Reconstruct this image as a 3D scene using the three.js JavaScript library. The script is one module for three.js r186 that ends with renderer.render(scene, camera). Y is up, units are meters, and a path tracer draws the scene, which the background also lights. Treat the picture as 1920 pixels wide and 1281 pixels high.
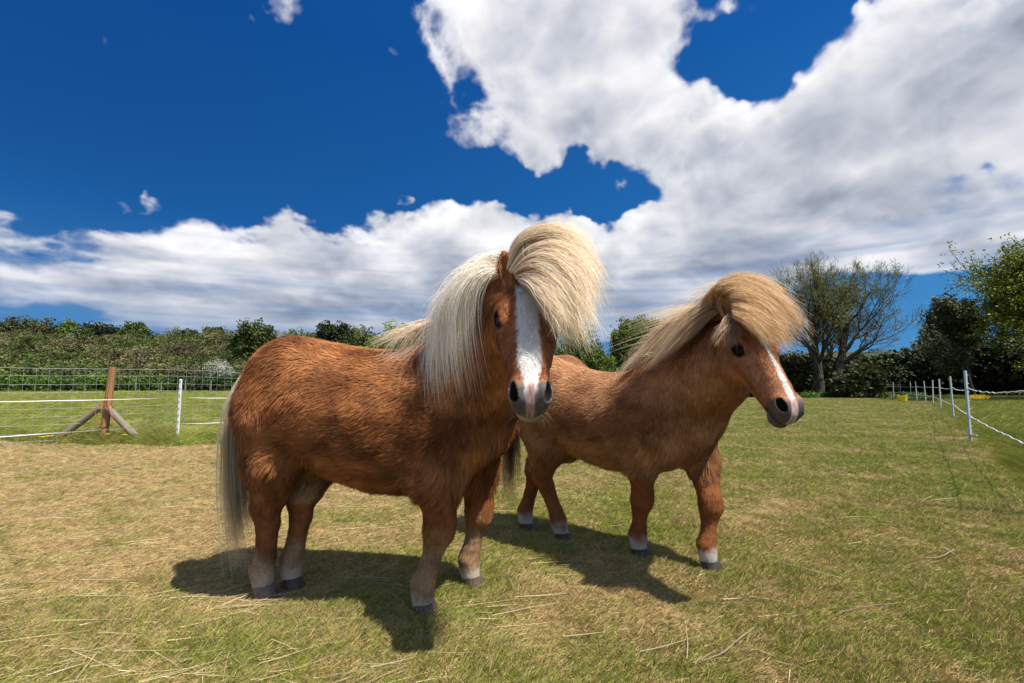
import * as THREE from 'three';
import { mergeGeometries } from 'three/addons/utils/BufferGeometryUtils.js';
import { RoundedBoxGeometry } from 'three/addons/geometries/RoundedBoxGeometry.js';

// ---------------------------------------------------------------- camera, exposure
const scene = new THREE.Scene();
const EYE = 0.83, TILT = Math.atan(87.5 / 960);
const camera = new THREE.PerspectiveCamera(2 * Math.atan(640.5 / 960) * 180 / Math.PI, 1920 / 1281, 0.05, 3000);
camera.position.set(0, EYE, 0);
camera.lookAt(0, EYE + Math.sin(TILT), -Math.cos(TILT));
const renderer = new THREE.WebGLRenderer({ antialias: true });
renderer.setSize(1024, 683);
renderer.toneMapping = THREE.LinearToneMapping;
renderer.toneMappingExposure = 1.28;
renderer.shadowMap.enabled = true;

// ---------------------------------------------------------------- helpers
const clamp = (x, a = 0, b = 1) => Math.min(b, Math.max(a, x));
const lerp = (a, b, t) => a + (b - a) * t;
const sstep = (a, b, x) => { const t = clamp((x - a) / (b - a)); return t * t * (3 - 2 * t); };
const mix3 = (a, b, t) => [lerp(a[0], b[0], t), lerp(a[1], b[1], t), lerp(a[2], b[2], t)];
function rng(seed) {
  let s = seed >>> 0;
  return () => { s = (s + 0x6d2b79f5) | 0; let t = Math.imul(s ^ (s >>> 15), 1 | s); t = (t + Math.imul(t ^ (t >>> 7), 61 | t)) ^ t; return ((t ^ (t >>> 14)) >>> 0) / 4294967296; };
}
const PERM = new Uint8Array(512);
{ const r = rng(77), p = [...Array(256).keys()]; for (let i = 255; i > 0; i--) { const j = Math.floor(r() * (i + 1)); [p[i], p[j]] = [p[j], p[i]]; } for (let i = 0; i < 512; i++) PERM[i] = p[i & 255]; }
const fade = (t) => t * t * t * (t * (t * 6 - 15) + 10);
const gr = (h, x, y, z) => { h &= 15; const u = h < 8 ? x : y, v = h < 4 ? y : h === 12 || h === 14 ? x : z; return ((h & 1) ? -u : u) + ((h & 2) ? -v : v); };
function noise(x, y, z = 0) {
  const fx = Math.floor(x), fy = Math.floor(y), fz = Math.floor(z), X = fx & 255, Y = fy & 255, Z = fz & 255;
  x -= fx; y -= fy; z -= fz;
  const u = fade(x), v = fade(y), w = fade(z), A = PERM[X] + Y, AA = PERM[A] + Z, AB = PERM[A + 1] + Z, B = PERM[X + 1] + Y, BA = PERM[B] + Z, BB = PERM[B + 1] + Z;
  return lerp(lerp(lerp(gr(PERM[AA], x, y, z), gr(PERM[BA], x - 1, y, z), u), lerp(gr(PERM[AB], x, y - 1, z), gr(PERM[BB], x - 1, y - 1, z), u), v),
    lerp(lerp(gr(PERM[AA + 1], x, y, z - 1), gr(PERM[BA + 1], x - 1, y, z - 1), u), lerp(gr(PERM[AB + 1], x, y - 1, z - 1), gr(PERM[BB + 1], x - 1, y - 1, z - 1), u), v), w);
}
function fbm(x, y, z, oct) { let a = 0, s = 0.5; for (let i = 0; i < oct; i++) { a += s * noise(x, y, z); x = x * 2.03 + 11.7; y = y * 2.03 + 5.3; z = z * 2.03 + 3.1; s *= 0.5; } return a; }
const V = (x, y, z) => new THREE.Vector3(x, y, z);
// a bearing seen from where the picture was taken: image position (photo pixels) at a ground distance
function P(px, py, d) {
  const a = (px - 960) / 960, b = (640.5 - py) / 960, y = b * Math.cos(TILT) + Math.sin(TILT), z = Math.cos(TILT) - b * Math.sin(TILT), s = d / z;
  return V(a * s, EYE + y * s, -d);
}
function tag(o, label, category, group, kind) {
  if (label) o.userData.label = label;
  if (category) o.userData.category = category;
  if (group) o.userData.group = group;
  if (kind) o.userData.kind = kind;
  return o;
}
const names = {};
function numbered(name) { const n = names[name] = (names[name] ?? -1) + 1; return n ? name + '_' + String(n).padStart(3, '0') : name; }
function thing(name, label, category, pos = [0, 0, 0], group) {
  const g = new THREE.Group(); g.name = numbered(name); g.position.set(...pos); scene.add(g);
  return tag(g, label, category, group);
}
function mesh(name, geo, mat, parent) {
  const m = new THREE.Mesh(geo, mat); m.name = parent ? name : numbered(name); m.castShadow = m.receiveShadow = true; (parent || scene).add(m); return m;
}
function geom(pos, col, idx, nor) {
  const g = new THREE.BufferGeometry();
  g.setAttribute('position', new THREE.Float32BufferAttribute(pos, 3));
  if (col) g.setAttribute('color', new THREE.Float32BufferAttribute(col, 3));
  if (idx) g.setIndex(new THREE.BufferAttribute(new Uint32Array(idx), 1));
  if (nor) g.setAttribute('normal', new THREE.Float32BufferAttribute(nor, 3)); else g.computeVertexNormals();
  return g;
}
const std = (o) => new THREE.MeshStandardMaterial(o);
const phys = (o) => new THREE.MeshPhysicalMaterial(o);
// instanced copies: list of {p, q, s, c}
function instanced(name, geo, mat, list, parent) {
  const m = new THREE.InstancedMesh(geo, mat, list.length), M = new THREE.Matrix4(), c = new THREE.Color();
  list.forEach((it, i) => { M.compose(it.p, it.q, it.s); m.setMatrixAt(i, M); if (it.c) { c.setRGB(it.c[0], it.c[1], it.c[2]); m.setColorAt(i, c); } });
  m.name = parent ? name : numbered(name); m.castShadow = m.receiveShadow = true; m.userData.kind = 'stuff'; (parent || scene).add(m); return m;
}

// ---------------------------------------------------------------- sun
const SUN = V(0.40, 0.87, 0.29).normalize();
const sun = new THREE.DirectionalLight(new THREE.Color(1, 0.95, 0.87), 5.0);
sun.position.copy(SUN).multiplyScalar(60); sun.target.position.set(0, 0, -8); sun.position.add(sun.target.position);
sun.castShadow = true; sun.shadow.mapSize.set(4096, 4096);
Object.assign(sun.shadow.camera, { left: -30, right: 30, top: 30, bottom: -30, near: 1, far: 160 });
scene.add(sun, sun.target);
// ---------------------------------------------------------------- sky: blue air with fair-weather clouds, by bearing and height
{
  const W = 4096, Hh = 2048, D = Math.PI / 180;
  // cloud banks: where each stands (bearing, from the view), half sizes in degrees, strength
  const banks = [];
  const bank = (px, py, rx, ry, amp, soft = 1) => {
    const d = P(px, py, 1); d.y -= EYE; const f = d.length(); d.normalize();
    const r = V(-d.z, 0, d.x).normalize(), u = V().crossVectors(r, d);
    banks.push({ d, r, u, rx: rx / 960 / f, ry: ry / 960 / f, amp, soft });
  };
    const C = [
    // great cumulus over the middle
    [930, 40, 110, 110, 1.0], [1080, 10, 150, 140, 1.1], [1010, 150, 160, 110, 1.0], [1110, 130, 120, 110, .8], [890, 150, 60, 90, .45], [1040, 250, 110, 60, .9], [1190, 215, 140, 75, .9], [1180, 60, 80, 100, .6],
    [1330, 225, 150, 60, .9], [1440, 235, 110, 55, .7], [1270, 260, 130, 45, .5], [1150, 250, 120, 55, .6],
    // cloud at the right
    [1700, 150, 170, 130, 1.1], [1850, 90, 170, 170, 1.3], [1640, 250, 170, 110, 1.0], [1820, 300, 200, 140, 1.2], [1560, 150, 70, 90, .5], [1480, 330, 170, 90, .9], [1340, 330, 120, 50, .5], [1600, 400, 200, 80, .9], [1400, 430, 180, 80, 1.0], [1900, 450, 130, 60, .9], [1650, 455, 150, 50, .8], [1740, 470, 60, 25, .3],
    // low bank along the horizon
    [780, 440, 120, 55, .9], [900, 450, 150, 60, .9], [1050, 445, 160, 65, .9], [1190, 420, 130, 60, .8], [1200, 500, 250, 70, .9], [640, 480, 150, 38, .8], [500, 490, 150, 36, .75], [400, 455, 90, 30, .55], [300, 475, 110, 30, .5], [560, 455, 50, 20, .2], [600, 540, 330, 55, .75], [260, 540, 200, 36, .55], [800, 560, 280, 60, .8], [1000, 560, 250, 60, .8], [1300, 560, 170, 55, .6], [380, 590, 130, 24, .4], [60, 535, 110, 20, .35], [80, 460, 80, 22, .32], [160, 497, 160, 14, .3], [330, 610, 110, 16, .35], [640, 600, 120, 20, .4], [480, 596, 330, 20, .75], [850, 600, 290, 26, .9], [250, 566, 280, 16, .6], [1000, 590, 210, 40, .8], [120, 520, 200, 10, .4], [1250, 610, 160, 24, .6], [640, 630, 260, 12, .55], [1640, 580, 130, 16, .2], [1420, 520, 90, 30, .4],
    // scraps
    [122, 52, 26, 10, .62], [146, 80, 22, 14, .62], [285, 373, 50, 9, .62], [778, 356, 32, 9, .72], [763, 95, 11, 16, .62], [510, 18, 30, 16, .40], [556, 20, 30, 18, .42], [1345, 12, 44, 22, .52], [1465, 38, 42, 38, .46], [1500, 70, 40, 30, .4], [1415, 20, 30, 30, .35], [1215, 335, 30, 24, .7], [1145, 325, 30, 28, .6], [1260, 350, 45, 28, .7], [710, 392, 30, 14, .45], [600, 432, 30, 8, .5], [545, 440, 34, 14, .5],
    // gaps
    [1380, 110, 100, 66, -1.0], [1600, 5, 100, 42, -1.1], [1560, 70, 50, 40, -.5], [1300, 100, 50, 50, -.5], [1450, 130, 70, 45, -.4], [1120, 350, 80, 30, -1.0], [1060, 335, 60, 28, -.8], [1215, 368, 70, 16, -.7], [1690, 385, 45, 26, -1.7], [1800, 345, 34, 18, -1.7], [1630, 340, 26, 13, -1.2], [1740, 400, 40, 14, -.7], [820, 260, 60, 200, -.4], [900, 350, 150, 30, -.5], [960, 345, 80, 30, -.3], [1700, 560, 140, 60, -.8], [1820, 560, 100, 50, -.4], [1600, 120, 40, 60, -.2], [820, 520, 500, 6, -.1], [850, 560, 40, 12, -.25], [700, 590, 300, 14, -.3], [250, 590, 160, 14, -.3], [1480, 170, 40, 22, -.3],
  ];
  for (const c of C) bank(...c);
  const nLit = banks.length;                                            // then where the cloud is deepest, and grey
  for (const c of [[1390, 415, 110, 55, 1.0], [1500, 400, 90, 40, .5], [1860, 90, 100, 90, .95], [1000, 110, 130, 60, .35], [1650, 300, 170, 50, .30], [1900, 420, 90, 80, .55], [1180, 275, 90, 22, .30], [820, 545, 330, 26, .55], [600, 560, 250, 14, .4], [1250, 500, 150, 25, .45], [350, 545, 200, 10, .3], [900, 590, 300, 18, .6], [1480, 470, 110, 22, .45], [1750, 240, 120, 40, .25], [700, 500, 160, 12, .3]]) bank(...c);
  // coverage on a coarse table (half a degree), read back smoothly
  const TW = 1440, TH = 360, cov = new Float32Array(TW * (TH + 1)), dark = new Float32Array(TW * (TH + 1));
  for (let j = 0; j <= TH; j++) for (let i = 0; i < TW; i++) {
    const az = (i / TW * 360 - 180) * D, el = j / TH * 90 * D, x = Math.sin(az) * Math.cos(el), y = Math.sin(el), z = -Math.cos(az) * Math.cos(el);
    let a = 0, g = 0;
    for (let bi = 0; bi < banks.length; bi++) {
      const b = banks[bi];
      const k = x * b.d.x + y * b.d.y + z * b.d.z; if (k < 0.5) continue;
      const p = (x * b.r.x + y * b.r.y + z * b.r.z) / b.rx, q = (x * b.u.x + y * b.u.y + z * b.u.z) / b.ry, e = p * p + q * q;
      if (e < 9) { const v = b.amp * Math.exp(-e * e * 0.22 - e * 0.3); if (bi < nLit) a += v; else g += v; }
    }
    // elsewhere the same broken cloud goes on
    const away = sstep(0.62, 0.2, -z / Math.max(0.2, Math.cos(el)) * 0.9 + (y > .75 ? -.5 : 0));
    if (away > 0) a = lerp(a, 0.45 + 1.6 * fbm(x * 2.2 + 4, y * 3.4, z * 2.2 + 9, 3) + .25 * sstep(.4, .1, y), away);
    cov[j * TW + i] = a; dark[j * TW + i] = g;
  }
  const read = (tab) => (az, el) => {
    let u = (az / D + 180) / 360 * TW, v = clamp(el / D / 90 * TH, 0, TH - 0.001); u = ((u % TW) + TW) % TW;
    const i = Math.floor(u), j = Math.floor(v), fu = u - i, fv = v - j, i2 = (i + 1) % TW;
    return lerp(lerp(tab[j * TW + i], tab[j * TW + i2], fu), lerp(tab[(j + 1) * TW + i], tab[(j + 1) * TW + i2], fu), fv);
  };
  const cover = read(cov), cover2 = read(dark);
  const data = new Float32Array(W * Hh * 4);
  const blue = (x, y, z) => {
    const el = Math.asin(clamp(y, 0, 1)) / D;
    let c = el < 6 ? mix3([.125, .335, .62], [.075, .27, .58], el / 6) : el < 16 ? mix3([.075, .27, .58], [.026, .180, .51], (el - 6) / 10) : el < 34 ? mix3([.026, .180, .51], [.009, .098, .36], (el - 16) / 18) : mix3([.009, .098, .36], [.004, .05, .215], clamp((el - 34) / 30));
    const g = x * SUN.x + y * SUN.y + z * SUN.z;               // bluest a right angle away from the sun
    const k = lerp(lerp(.72, .40, sstep(4, 30, el)), 1.25, clamp((g + 0.18) / 0.85));
    return [c[0] * k * lerp(.8, 1.1, clamp(g)), c[1] * k, c[2] * lerp(1, k, .8)];
  };
  // first the density of cloud along every line of sight, then its light: what stands between it and the sun darkens it
  const H2 = Hh / 2, den = new Float32Array(W * H2), fine = new Float32Array(W * H2), soft = new Float32Array(W * H2), veil = new Float32Array(W * H2);
  for (let j = 0; j < H2; j++) {
    const el = (j + 0.5) / H2 * Math.PI / 2, y = Math.sin(el), ce = Math.cos(el), flat = sstep(.34, .10, y), Yv = 9 * y - 2.6 * Math.exp(-y / .11);
    for (let i = 0; i < W; i++) {
      const th = ((i + 0.5) / W - 0.5) * 2 * Math.PI, x = Math.cos(th) * ce, z = Math.sin(th) * ce;
      const q1 = fbm(x * 7 + 20, Yv * .8, z * 7, 5), q2 = fbm(x * 7 + 50, Yv * .8 + 9, z * 7, 5);
      let c = cover(Math.atan2(x, -z) + q1 * lerp(.115, .11, flat), el + q2 * lerp(.105, .03, flat)); const clear = c < .04;
      if (!clear) c += Math.min(1, c * 2) * .9 * fbm(x * 6.5, Yv * .75, z * 6.5 + 4, 4);
      c = 1.34 * (1 - Math.exp(-1.15 * c));
      const sx = lerp(8.5, 6, flat), wx = .16 * noise(x * 7 + 3, Yv * .9, z * 7), wy = .16 * noise(x * 7 + 31, Yv * .9, z * 7 + 7), X = x * sx + wx, Y = Yv + wy, Z = z * sx + wx;
      let n = 0, sc = .5, f = 1; const k = j * W + i;
      if (!clear) for (let o = 0; o < 8; o++) { const t = noise(X * f + o * 7.1, Y * f + o * 3.3, Z * f); n += sc * (o < 5 ? .55 - 1.7 * Math.abs(t) : t * .8); f *= 2.03; sc *= .56; }
      { const q = .52, w2 = .5 * noise(X * .5, Y * .5, Z * .5 + 9); let v = 0, a2 = .5, f2 = q; for (let o = 0; o < 4; o++) { v += a2 * (1 - 1.9 * Math.abs(noise(X * f2 + w2 + o * 5, Y * f2 + o * 2, Z * f2 + w2))); f2 *= 2.1; a2 *= .46; } soft[k] = v; }
      fine[k] = n; if (!clear) veil[k] = Math.max(0, c + .9 * (n - .30) - .26); if (!clear) den[k] = Math.max(0, c + lerp(1.35, .55, sstep(.6, 1.25, c)) * (n - .30) - .42);
    }
  }
  for (let j = 0; j < H2; j++) {
    const el = (j + 0.5) / H2 * Math.PI / 2, y = Math.sin(el), ce = Math.cos(el), flat = sstep(.34, .10, y);
    for (let i = 0; i < W; i++) {
      const th = ((i + 0.5) / W - 0.5) * 2 * Math.PI, x = Math.cos(th) * ce, z = Math.sin(th) * ce, k = j * W + i, b = blue(x, y, z);
      let col = b; const D0 = den[k], v0 = veil[k];
      if (D0 > 0 || v0 > 0) {
        const str = flat > 0 ? fbm(x * 3.2, y * 46, z * 3.2 + 5, 4) : 0, a = (1 - Math.exp(-D0 * (.8 + 4.2 * D0) * 1.45) * (1 - .24 * sstep(0, .32, v0))) * lerp(1, clamp(.80 + 1.1 * str, .35, 1), flat);
        let sum = 0; for (let q = 1; q <= 7; q++) { const dj = Math.min(H2 - 1, j + Math.round(q * q * 1.1 + q * 1.5) * (flat > .5 ? .55 : 1) | 0), di = (i + Math.round(q * q * .45 + q) + W) % W; sum += den[dj * W + di] * (q < 4 ? 1 : 1.2); }
        const T = Math.exp(-.16 * sum), at = (r) => fine[Math.min(H2 - 1, j + Math.round(r * (flat > .5 ? .5 : 1))) * W + (i + Math.round(r * .5)) % W], f0 = fine[k];
        const s0 = soft[k], as = (r) => soft[Math.min(H2 - 1, j + Math.round(r * (flat > .5 ? .5 : 1))) * W + (i + Math.round(r * .5)) % W];
        const thick = sstep(.35, 1.1, D0), g = lerp(.30, .06, thick) * (f0 - at(7)) + .22 * (s0 - as(16)) + .40 * (s0 - as(40)) + .40 * (s0 - as(90));
        let w = .60 + .32 * T + .55 * clamp(g, -.45, .40) + .05 * (f0 - .3);
        w -= cover2(Math.atan2(x, -z), el) * clamp(.20 - .25 * (f0 - .35), .05, .3) * lerp(.6, 1, thick);
        w -= .10 * thick * (1 - T) + .09 * sstep(.30, .08, y) * (1 - clamp(g * 1.6 + .35));
        w = clamp(w, .2, .97);
        const u = clamp((w - .2) / .6);
        col = mix3(b, mix3([w * lerp(.76, 1, u), w * lerp(.88, 1.0, u), w * lerp(1.16, 1.03, u)], [.25, .38, .60], .42 * sstep(.20, .04, y)), a);
      }
      const m = ((j + Hh / 2) * W + i) * 4; data[m] = col[0] * .84; data[m + 1] = col[1] * .84; data[m + 2] = col[2] * .84; data[m + 3] = 1;
    }
  }
  for (let j = 0; j < Hh / 2; j++) for (let i = 0; i < W; i++) { const k = (j * W + i) * 4; data[k] = .07; data[k + 1] = .075; data[k + 2] = .04; data[k + 3] = 1; }
  const sky = new THREE.DataTexture(data, W, Hh, THREE.RGBAFormat, THREE.FloatType);
  sky.mapping = THREE.EquirectangularReflectionMapping; sky.magFilter = sky.minFilter = THREE.LinearFilter; sky.wrapS = THREE.RepeatWrapping; sky.needsUpdate = true;
  scene.background = sky; scene.environment = sky;
}
// ---------------------------------------------------------------- bodies: a distance field of joined bones and muscles, meshed as one surface
const sub3 = (a, b) => [a[0] - b[0], a[1] - b[1], a[2] - b[2]], add3 = (a, b, s = 1) => [a[0] + b[0] * s, a[1] + b[1] * s, a[2] + b[2] * s];
const dot3 = (a, b) => a[0] * b[0] + a[1] * b[1] + a[2] * b[2], cross3 = (a, b) => [a[1] * b[2] - a[2] * b[1], a[2] * b[0] - a[0] * b[2], a[0] * b[1] - a[1] * b[0]];
const len3 = (a) => Math.hypot(a[0], a[1], a[2]), norm3 = (a) => { const l = len3(a) || 1; return [a[0] / l, a[1] / l, a[2] / l]; };
function cap(a, b, ra, rb, k = 0.04, cut = false) {
  const [ax, ay, az] = a, bx = b[0] - ax, by = b[1] - ay, bz = b[2] - az, bb = bx * bx + by * by + bz * bz || 1e-9;
  return { k, cut, f: (x, y, z) => { const px = x - ax, py = y - ay, pz = z - az, t = clamp((px * bx + py * by + pz * bz) / bb); return Math.hypot(px - t * bx, py - t * by, pz - t * bz) - ra - (rb - ra) * t; } };
}
function ell(c, ax, r, k = 0.03, cut = false) {           // ax: three unit axes
  const [u, v, w] = ax;
  return { k, cut, f: (x, y, z) => {
    const px = x - c[0], py = y - c[1], pz = z - c[2], a = (px * u[0] + py * u[1] + pz * u[2]) / r[0], b = (px * v[0] + py * v[1] + pz * v[2]) / r[1], e = (px * w[0] + py * w[1] + pz * w[2]) / r[2];
    const k0 = Math.sqrt(a * a + b * b + e * e), k1 = Math.hypot(a / r[0], b / r[1], e / r[2]);
    return k1 < 1e-6 ? -Math.min(r[0], r[1], r[2]) : k0 * (k0 - 1) / k1;
  } };
}
const XYZ = [[1, 0, 0], [0, 1, 0], [0, 0, 1]];
function barrel(rows, k) {                                // rows: [x, top, bottom, half width]
  const n = rows.length;
  const at = (x) => {
    let i = 0; while (i < n - 2 && x > rows[i + 1][0]) i++;
    const a = rows[Math.max(0, i - 1)], b = rows[i], c = rows[i + 1], d = rows[Math.min(n - 1, i + 2)], t = clamp((x - b[0]) / (c[0] - b[0])), o = [];
    for (let j = 1; j < 4; j++) {
      const m1 = (c[j] - a[j]) / (c[0] - a[0]) * (c[0] - b[0]), m2 = (d[j] - b[j]) / (d[0] - b[0]) * (c[0] - b[0]), t2 = t * t, t3 = t2 * t;
      o.push((2 * t3 - 3 * t2 + 1) * b[j] + (t3 - 2 * t2 + t) * m1 + (-2 * t3 + 3 * t2) * c[j] + (t3 - t2) * m2);
    }
    return o;
  };
  const x0 = rows[0][0], x1 = rows[n - 1][0], tab = []; for (let i = 0; i <= 200; i++) tab.push(at(lerp(x0, x1, i / 200)));
  return { k, f: (x, y, z) => {
    const xx = clamp(x, x0, x1), q = (xx - x0) / (x1 - x0) * 200, i = Math.min(199, Math.floor(q)), s = q - i, A = tab[i], B = tab[i + 1];
    const top = lerp(A[0], B[0], s), bot = lerp(A[1], B[1], s), w = lerp(A[2], B[2], s), h = (top - bot) / 2, cy = (top + bot) / 2, m = Math.min(h, w);
    const p = (y - cy) / h, r = z / w, k0 = Math.hypot(p, r), k1 = Math.hypot(p / h, r / w), d = k1 < 1e-6 ? -m : k0 * (k0 - 1) / k1;
    const over = Math.abs(x - xx);
    return over > 0 ? (d > 0 ? Math.hypot(d, over) : over) : d;
  } };
}
function smoothMin(a, b, k) { const h = Math.max(k - Math.abs(a - b), 0) / k; return Math.min(a, b) - h * h * k * 0.25; }
function field(prims) { return (x, y, z) => { let d = 9; for (const p of prims) { const e = p.f(x, y, z); d = p.cut ? -smoothMin(-d, e, p.k) : smoothMin(d, e, p.k); } return d; }; }
function surface(prims, lo, hi, cell) {
  const B = 8, n = [0, 1, 2].map((i) => Math.ceil((hi[i] - lo[i]) / cell / B) * B + 1), [nx, ny, nz] = n, g = new Float32Array(nx * ny * nz), R = cell * B / 2 * 1.75;
  for (let bz = 0; bz < nz; bz += B) for (let by = 0; by < ny; by += B) for (let bx = 0; bx < nx; bx += B) {
    const cx = lo[0] + (bx + B / 2) * cell, cy = lo[1] + (by + B / 2) * cell, cz = lo[2] + (bz + B / 2) * cell;
    const ds = prims.map((p) => p.f(cx, cy, cz)); let d = 9; prims.forEach((p, i) => { d = p.cut ? -smoothMin(-d, ds[i], p.k) : smoothMin(d, ds[i], p.k); });
    let plain = 9; prims.forEach((p, i) => { if (!p.cut) plain = Math.min(plain, ds[i]); });
    const skip = Math.abs(d) > R * 1.6 + 0.03;
    const act = skip ? null : prims.filter((p, i) => p.cut ? ds[i] < R * 2 + p.k : ds[i] < plain + 2.6 * R + p.k), f = act && field(act);
    for (let z = bz; z < Math.min(nz, bz + B); z++) for (let y = by; y < Math.min(ny, by + B); y++) for (let x = bx; x < Math.min(nx, bx + B); x++)
      g[(z * ny + y) * nx + x] = skip ? d : f(lo[0] + x * cell, lo[1] + y * cell, lo[2] + z * cell);
  }
  // surface nets
  const id = new Int32Array(nx * ny * nz).fill(-1), pos = [], nor = [], idx = [], s = [1, nx, nx * ny];
  for (let z = 0; z < nz - 1; z++) for (let y = 0; y < ny - 1; y++) for (let x = 0; x < nx - 1; x++) {
    const o = (z * ny + y) * nx + x, c = [g[o], g[o + 1], g[o + s[1]], g[o + s[1] + 1], g[o + s[2]], g[o + s[2] + 1], g[o + s[2] + s[1]], g[o + s[2] + s[1] + 1]];
    let m = 0; for (let i = 0; i < 8; i++) if (c[i] < 0) m |= 1 << i;
    if (m === 0 || m === 255) continue;
    let ex = 0, ey = 0, ez = 0, cnt = 0;
    for (let i = 0; i < 8; i++) for (const b of [1, 2, 4]) if (!(i & b)) {
      const j = i | b; if ((c[i] < 0) === (c[j] < 0)) continue;
      const t = c[i] / (c[i] - c[j]); ex += (i & 1) + (b === 1 ? t : 0); ey += ((i >> 1) & 1) + (b === 2 ? t : 0); ez += (i >> 2) + (b === 4 ? t : 0); cnt++;
    }
    ex /= cnt; ey /= cnt; ez /= cnt; id[o] = pos.length / 3;
    pos.push(lo[0] + (x + ex) * cell, lo[1] + (y + ey) * cell, lo[2] + (z + ez) * cell);
    const gx = lerp(lerp(c[1] - c[0], c[3] - c[2], ey), lerp(c[5] - c[4], c[7] - c[6], ey), ez), gy = lerp(lerp(c[2] - c[0], c[3] - c[1], ex), lerp(c[6] - c[4], c[7] - c[5], ex), ez), gz = lerp(lerp(c[4] - c[0], c[5] - c[1], ex), lerp(c[6] - c[2], c[7] - c[3], ex), ey);
    const l = Math.hypot(gx, gy, gz) || 1; nor.push(gx / l, gy / l, gz / l);
  }
  for (let z = 1; z < nz - 1; z++) for (let y = 1; y < ny - 1; y++) for (let x = 1; x < nx - 1; x++) {
    const o = (z * ny + y) * nx + x, a = g[o] < 0;
    for (let d = 0; d < 3; d++) {
      const b = g[o + s[d]] < 0; if (a === b) continue;
      const u = s[(d + 1) % 3], v = s[(d + 2) % 3], q = [id[o - u - v], id[o - v], id[o], id[o - u]]; if (q.some((i) => i < 0)) continue;
      if (a) idx.push(q[0], q[1], q[2], q[0], q[2], q[3]); else idx.push(q[0], q[2], q[1], q[0], q[3], q[2]);
    }
  }
  return { pos, nor, idx };
}
// a strand of hair as a tapering ribbon: pts are [x,y,z]; face is the way it looks
function strand(buf, pts, w, col, face, tipCol, w0 = 0.8) {
  if (!pts) return;
  const n = pts.length, base = buf.pos.length / 3;
  for (let i = 0; i < n; i++) {
    const t = norm3(sub3(pts[Math.min(n - 1, i + 1)], pts[Math.max(0, i - 1)])), s = norm3(cross3(t, face)), nn = norm3(cross3(s, t)), f = i / (n - 1);
    const ww = w * (f < 0.15 ? lerp(w0, 1, f / 0.15) : 1 - 0.85 * Math.pow((f - 0.15) / 0.85, 1.6)) / 2, c = tipCol ? mix3(col, tipCol, f) : col;
    buf.pos.push(pts[i][0] - s[0] * ww, pts[i][1] - s[1] * ww, pts[i][2] - s[2] * ww, pts[i][0] + s[0] * ww, pts[i][1] + s[1] * ww, pts[i][2] + s[2] * ww);
    for (let j = 0; j < 2; j++) { buf.nor.push(nn[0], nn[1], nn[2]); buf.col.push(c[0], c[1], c[2]); }
    if (i) { const k = base + i * 2; buf.idx.push(k - 2, k - 1, k, k - 1, k + 1, k); }
  }
}
const hairBuf = () => ({ pos: [], nor: [], col: [], idx: [] });
const hairMesh = (name, b, mat, parent) => mesh(name, geom(b.pos, b.col, b.idx, b.nor), mat, parent);
const jit = (R, c, a) => { const k = 1 + (R() - .5) * a; return [c[0] * k, c[1] * k * (1 + (R() - .5) * .06), c[2] * k * (1 + (R() - .5) * .14)]; };
const bez = (a, b, c, t) => { const u = 1 - t; return [u * u * a[0] + 2 * u * t * b[0] + t * t * c[0], u * u * a[1] + 2 * u * t * b[1] + t * t * c[1], u * u * a[2] + 2 * u * t * b[2] + t * t * c[2]]; };
const bez4 = (a, b, c, d, t) => { const u = 1 - t, k = [u * u * u, 3 * u * u * t, 3 * u * t * t, t * t * t]; return [0, 1, 2].map((i) => k[0] * a[i] + k[1] * b[i] + k[2] * c[i] + k[3] * d[i]); };
const curve = (pts, t) => { const n = pts.length - 1, q = clamp(t, 0, .9999) * n, i = Math.floor(q), s = q - i, a = pts[Math.max(0, i - 1)], b = pts[i], c = pts[i + 1], d = pts[Math.min(n, i + 2)]; return [0, 1, 2].map((j) => b[j] + .5 * s * (c[j] - a[j] + s * (2 * a[j] - 5 * b[j] + 4 * c[j] - d[j] + s * (3 * (b[j] - c[j]) + d[j] - a[j])))); };
// ---------------------------------------------------------------- the land: one sheet from the grazed paddock to the far hills
const bump = (x, a, b, c, d) => sstep(a, b, x) * sstep(d, c, x);
function height(x, z) {
  const d = Math.hypot(x, z), az = Math.atan2(x, -z) * 180 / Math.PI;
  let h = 0;
  if (z < 6) {
    const left = sstep(8, -6, az), right = sstep(18, 30, az);
    const e = -z; h += left * (.010 * Math.max(0, e - 11) * sstep(200, 30, e) + 7.0 * sstep(51, 104, e) * sstep(2, -16, az) + 1.4 * sstep(52, 90, e));
    h += (1 - left) * .004 * Math.max(0, Math.min(d, 45) - 12);
    h += 13 * sstep(90, 210, d) * sstep(14, 26, az);
    h += 2.2 * sstep(60, 200, d) * fbm(x * .02 + 7, z * .02, 3, 3);
  }
  h += sstep(2, 8, d) * .035 * noise(x * .5, z * .5, 2) * sstep(60, 20, d);
  return h + .006 * noise(x * 5, z * 5, 1);
}
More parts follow.
